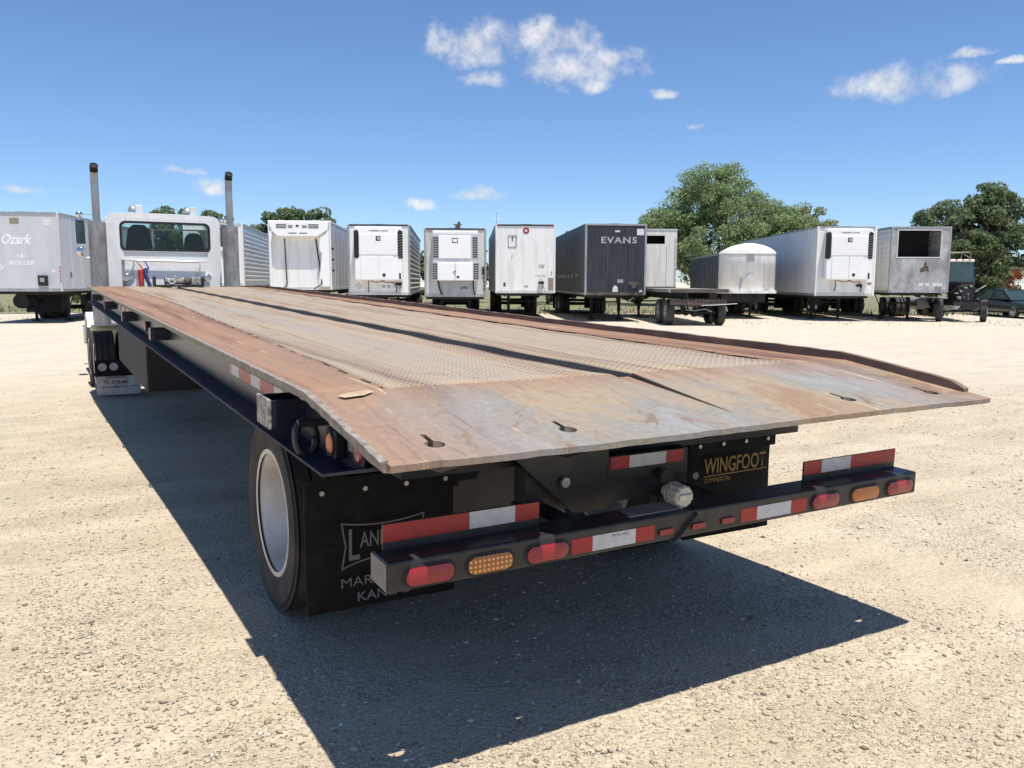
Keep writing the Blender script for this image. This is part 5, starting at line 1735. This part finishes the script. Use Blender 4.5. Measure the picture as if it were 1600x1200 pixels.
def car():
    x, y = 41.0, 22.0
    g = float(gz(x, y))
    # faces the camera, turned so that its right flank shows; local -y is the front
    T = thing('parked_car', 'dark green sedan parked at the right edge of the yard', 'car', (x, y, g), -R(26))
    # body sections along y: (y, half width, sill z, belt z)
    sec = [(-2.45, .55, .38, .60), (-2.38, .74, .28, .68), (-2.1, .86, .22, .74), (-1.4, .90, .2, .83), (-.9, .91, .2, .89), (0, .915, .2, .93), (1.2, .91, .2, .95), (1.9, .88, .22, .94), (2.35, .80, .28, .88), (2.45, .66, .36, .78)]
    mb = MB(); vs = []
    m = 9
    for yy, w, a, b in sec:
        prof = [(-w * .9, a), (-w, a + .12), (-w * 1.0, (a + b) / 2), (-w * .96, b - .07), (-w * .80, b), (w * .80, b), (w * .96, b - .07), (w, (a + b) / 2), (w * 1.0, a + .12), (w * .9, a)]
        m = len(prof)
        vs += [(p[0], yy, p[1]) for p in prof]
    fs = [(i * m + k, i * m + (k + 1) % m, (i + 1) * m + (k + 1) % m, (i + 1) * m + k) for i in range(len(sec) - 1) for k in range(m)]
    fs += [tuple(range(m - 1, -1, -1)), tuple((len(sec) - 1) * m + k for k in range(m))]
    mb.add(vs, fs)
    body = mb.build('body', 'green_car', T, smooth=True)
    ss = body.modifiers.new('sub', 'SUBSURF'); ss.levels = 1; ss.render_levels = 1
    # cabin: glasshouse and roof
    gh = [(-1.15, .80, .88), (-.35, .66, 1.36), (.2, .64, 1.425), (.9, .64, 1.40), (1.75, .72, .93)]
    vs = []
    for yy, w, z in gh:
        vs += [(-w, yy, z), (w, yy, z)]
    base = [(-.82, -1.15, .87), (.82, -1.15, .87), (-.84, 1.75, .9), (.84, 1.75, .9)]
    mb = MB()
    mb.add([(-.80, -1.15, .88), (.80, -1.15, .88), (.645, -.35, 1.36), (-.645, -.35, 1.36)], [(0, 1, 2, 3)])
    mb.build('windscreen', 'dark_glass', body)
    MB().add([(-.72, 1.78, .93), (.72, 1.78, .93), (.63, .95, 1.38), (-.63, .95, 1.38)], [(0, 1, 2, 3)]).build('rear_window', 'dark_glass', body)
    for s in (-1, 1):
        MB().add([(s * .84, -1.05, .90), (s * .655, -.35, 1.34), (s * .645, .95, 1.36), (s * .80, 1.7, .92)], [(0, 1, 2, 3)]).build('side_window', 'dark_glass', body)
        MB().tube([(s * .82, -1.17, .88), (s * .65, -.36, 1.37)], .03, 6).tube([(s * .80, 1.76, .93), (s * .64, .95, 1.39)], .04, 6).tube([(s * .86, .25, .92), (s * .65, .25, 1.38)], .025, 6).build('roof_pillar', 'green_car', body)
        mp = MB().prism(disc2(s * .98, 1.0, .10, 12, .065), 'y', -.85, -.74).build('door_mirror', 'green_car', T, bevel=.02)
        hl = MB()
        hl.prism([(s * .42, .62), (s * .80, .66), (s * .84, .73), (s * .50, .73)], 'y', -2.43, -2.2)
        hl.build('headlight', 'headlamp', T, bevel=.015)
        for yy in (-1.5, 1.35):
            wheel(T, s * .80, yy, .325, s, rad=.325, wid=.2, rimr=.205, rim='alu_bright', dish=.03, detail=False)
    mb = MB()
    mb.grid(lambda a, b: (a * (.66 - .02 * b), -.38 + b * 1.36, 1.372 + .065 * math.sin(math.pi * (b * .8 + .12)) - .035 * a * a), np.linspace(-1, 1, 7), np.linspace(0, 1, 7))
    rf = mb.build('roof', 'green_car', body, smooth=True)
    sm = rf.modifiers.new('thick', 'SOLIDIFY'); sm.thickness = .03
    MB().box(-.36, .36, -2.475, -2.40, .60, .68).build('grille', 'unit_dark', T, bevel=.02)
    MB().box(-.7, .7, -2.5, -2.38, .33, .50).build('front_bumper', 'green_car', T, bevel=.05)


car()


# ------------------------------------------------------------------ trees
def limb(mb, p, d, r, ln, depth, tips, spread):
    n = 4
    path, rs = [p], [r]
    q, dd = p.copy(), d.copy()
    for i in range(n):
        dd = (dd + Vector((random.gauss(0, .16), random.gauss(0, .16), random.gauss(.03, .1)))).normalized()
        q = q + dd * ln / n
        path.append(q.copy()); rs.append(r * (1 - .45 * (i + 1) / n))
    mb.tube(path, rs, 7 if r > .08 else 5)
    if depth == 0:
        tips.append(q)
        return
    for k in range(3 if depth > 1 else 4):
        a = random.uniform(0, 2 * math.pi)
        nd = (dd + Vector((math.cos(a), math.sin(a), random.uniform(-.1, .5))) * spread).normalized()
        limb(mb, path[-1 - (k % 2)], nd, rs[-1] * .75, ln * random.uniform(.6, .85), depth - 1, tips, spread)


def tree(name, label, x, y, height, width, mat, leaves=16000, leaf=.13, trunks=1, crown_base=.25, lobes=None, group='trees behind the parked row', seed=1, droop=0.0, airy=.5, depth_w=None):
    random.seed(seed)
    rg = np.random.default_rng(seed)
    g = float(gz(x, y))
    T = thing(name, label, 'tree', (x, y, g), 0, group)
    mb = MB(); tips = []
    for k in range(trunks):
        a = 2 * math.pi * k / max(trunks, 1) + .4
        d = Vector((math.cos(a) * (.35 if trunks > 1 else .08), math.sin(a) * (.35 if trunks > 1 else .08), 1)).normalized()
        limb(mb, Vector((math.cos(a) * .2 * (trunks > 1), math.sin(a) * .2 * (trunks > 1), -.1)), d, height * .035, height * .34, 3, tips, .75)
    mb.build('trunk', 'bark', T, smooth=True)
    # crown: many clumps, thick on their lit shells, thin between
    w = width / 2; dw = (depth_w or width * .8) / 2
    if lobes is None:
        lobes = [(0, 0, .62, 1.0, .38)]
    clumps = []
    rt = np.array([cr.x, cr.y, 0]) / math.hypot(cr.x, cr.y); fw = np.array([cf.x, cf.y, 0]) / math.hypot(cf.x, cf.y)
    for lx, lf, lz, lw, lh in lobes:          # centre across / away / up (share), half width and half height share
        nc = int(46 * lw + 14)
        for _ in range(nc):
            v = rg.normal(size=3); v /= np.linalg.norm(v)
            rr = rg.uniform(.35, 1.0) ** .6
            c = rt * (lx * w + v[0] * lw * w * rr) + fw * (lf * dw + v[1] * lw * dw * rr)
            z = height * (lz + v[2] * lh * rr)
            if z < height * crown_base * .7:
                continue
            clumps.append((c[0], c[1], z, rg.uniform(.5, 1.0) * height * .085))
    # keep the top at its height
    C = np.array(clumps)
    idx = rg.integers(0, len(C), leaves)
    v = rg.normal(size=(leaves, 3)); v /= np.linalg.norm(v, axis=1)[:, None]
    rad = rg.uniform(airy, 1.0, leaves) ** .5
    sc3 = np.array([1.25, 1.25, .85])
    P = C[idx, :3] + v * (C[idx, 3] * rad)[:, None] * sc3
    P[:, 2] -= droop * rg.random(leaves) * height * .06
    P[:, 2] = np.minimum(P[:, 2], height * (1.0 + .01 * rg.random(leaves)))
    a1 = v + rg.normal(0, .7, (leaves, 3)); a1 /= np.linalg.norm(a1, axis=1)[:, None]
    t1 = np.cross(a1, rg.normal(size=(leaves, 3))); t1 /= np.linalg.norm(t1, axis=1)[:, None]
    t2 = np.cross(a1, t1)
    s = leaf * rg.uniform(.55, 1.3, leaves)[:, None]
    q = np.stack([P + t1 * s, P + t2 * s * .55, P - t1 * s, P - t2 * s * .55], 1)
    o = soup('crown', q, 4, mat, None, T, None)
    return T


tree('mesquite_tree', 'large feathery mesquite tree behind the hopper and long reefer', 39.4, 41.9, 10.1, 11.6, 'mesquite', 90000, .092, trunks=3, seed=3, airy=.2,
     lobes=[(-.10, 0, .74, .40, .25), (.22, .1, .80, .26, .18), (-.58, 0, .52, .38, .2), (-.3, .2, .62, .4, .22), (.5, 0, .58, .42, .2), (.05, -.3, .48, .7, .22), (.85, .1, .5, .3, .2), (.5, 0, .36, .7, .2), (-.6, 0, .33, .55, .2)])
tree('mesquite_tree', 'smaller yellow green mesquite right of the large one', 46.2, 40.8, 8.0, 7.4, 'mesquite_y', 40000, .085, trunks=2, seed=5, airy=.2,
     lobes=[(-.2, 0, .72, .5, .26), (.45, 0, .66, .4, .24), (0, 0, .45, .8, .25), (.75, 0, .5, .35, .2)])
tree('oak_tree', 'dark rounded oak peeping over the cab roof', 9.6, 72.5, 8.2, 9.0, 'oak', 22000, .15, seed=7,
     lobes=[(0, 0, .7, .7, .28), (.6, 0, .6, .45, .25), (-.6, 0, .58, .45, .25), (0, 0, .4, .9, .25)])
tree('oak_tree', 'dark wide oak behind the vented white trailer', 17.2, 66.6, 7.9, 8.6, 'oak', 24000, .15, seed=8,
     lobes=[(-.25, 0, .74, .42, .24), (.28, 0, .74, .42, .22), (-.7, 0, .56, .36, .22), (.75, 0, .58, .36, .2), (0, 0, .45, .9, .28)])
tree('oak_tree', 'tall dark tree at the right edge behind the stripped truck', 55.8, 33.3, 8.7, 8.6, 'oak', 34000, .14, seed=11,
     lobes=[(.30, 0, .82, .30, .17), (-.45, 0, .66, .42, .2), (.2, 0, .62, .55, .22), (.8, 0, .66, .4, .2), (0, 0, .4, .95, .25)])
tree('oak_tree', 'dark tree running out of the frame at the right', 62.5, 29.5, 8.0, 7.5, 'oak', 20000, .15, seed=13,
     lobes=[(-.2, 0, .7, .6, .25), (.4, 0, .64, .5, .25), (0, 0, .4, .9, .25)])
tree('willow_tree', 'loose pale green tree behind the stripped truck', 50.6, 29.4, 5.2, 4.6, 'shrub', 15000, .11, seed=15, droop=1.0, airy=.2,
     lobes=[(-.1, 0, .72, .55, .25), (.4, 0, .55, .5, .25), (-.4, 0, .45, .5, .3), (.2, 0, .28, .8, .25)])
tree('dry_tree', 'grey green brushy tree beside the peeled trailer', 47.8, 31.6, 5.6, 4.0, 'grey_leaf', 9000, .11, seed=16, airy=.2,
     lobes=[(0, 0, .7, .6, .25), (.3, 0, .4, .7, .3)])
tree('red_shrub', 'red leaved shrub behind the green car', 49.6, 26.6, 2.55, 1.2, 'red_leaf', 520, .06, seed=17, airy=.1, lobes=[(-.2, 0, .66, .5, .3), (.3, 0, .85, .4, .15), (-.3, 0, .4, .5, .25)])
for i, (x, y, h, w, m, lab) in enumerate((
        (23.2, 55.6, 4.6, 5.0, 'shrub', 'green tree in the gap right of the ribbed reefer'),
        (27.5, 57.5, 4.4, 6.0, 'shrub', 'green tree behind the grimy reefer with square grilles'),
        (34.4, 54.2, 5.9, 7.0, 'shrub', 'green tree over the gap between plain white and dark trailers'),
        (31.0, 50.0, 4.0, 6.0, 'grey_leaf', 'low brush behind the plain white trailer'),
        (38.0, 48.0, 4.2, 6.0, 'shrub', 'low green tree behind the dark trailer'),
        (44.5, 37.0, 3.6, 6.5, 'shrub', 'low brush under the mesquite behind the long reefer'),
        (55.0, 24.0, 3.8, 6.0, 'shrub', 'dark bushy brush right behind the green car'),
        (52.8, 31.0, 3.2, 5.0, 'shrub', 'low brush between stripped truck and green car'),
        (2.0, 60.0, 3.2, 8.0, 'shrub', 'low brush behind the far left trailer'),
        (-9.0, 58.0, 3.4, 9.0, 'grey_leaf', 'pale brush behind the far left trailer towards the frame edge'))):
    tree('brush_tree', lab, x, y, h, w, m, 7000, .13, seed=30 + i, crown_base=.05, airy=.25, lobes=[(-.4, 0, .6, .5, .34), (.4, 0, .62, .5, .34), (0, 0, .4, .9, .38)])


def poles():
    x, y = 31.6, 66.0
    g = float(gz(x, y))
    T = thing('utility_pole', 'short wooden utility pole tip above the grimy reefer', 'pole', (x, y, g))
    MB().cyl((0, 0, 0), (0, 0, 7.0), .17, .12, n=10).build('shaft', 'pole_wood', T)
    MB().tube([(-.55, 0, 6.75), (.3, 0, 6.75)], .05, 6).cyl((-.25, 0, 6.4), (-.25, 0, 6.75), .12, n=8).build('crossarm', 'pole_wood', T)
    x, y = 37.0, 68.8
    g = float(gz(x, y))
    T = thing('antenna_mast', 'thin antenna mast above the plain white trailer', 'mast', (x, y, g))
    MB().cyl((0, 0, 0), (0, 0, 8.3), .05, .02, n=6).build('shaft', 'alu', T)
    MB().tube([(-.35 * cr.x, -.35 * cr.y, 7.6), (.35 * cr.x, .35 * cr.y, 7.6)], .02, 5).tube([(-.2 * cr.x, -.2 * cr.y, 7.9), (.2 * cr.x, .2 * cr.y, 7.9)], .015, 5).build('antenna_arms', 'alu', T)


poles()
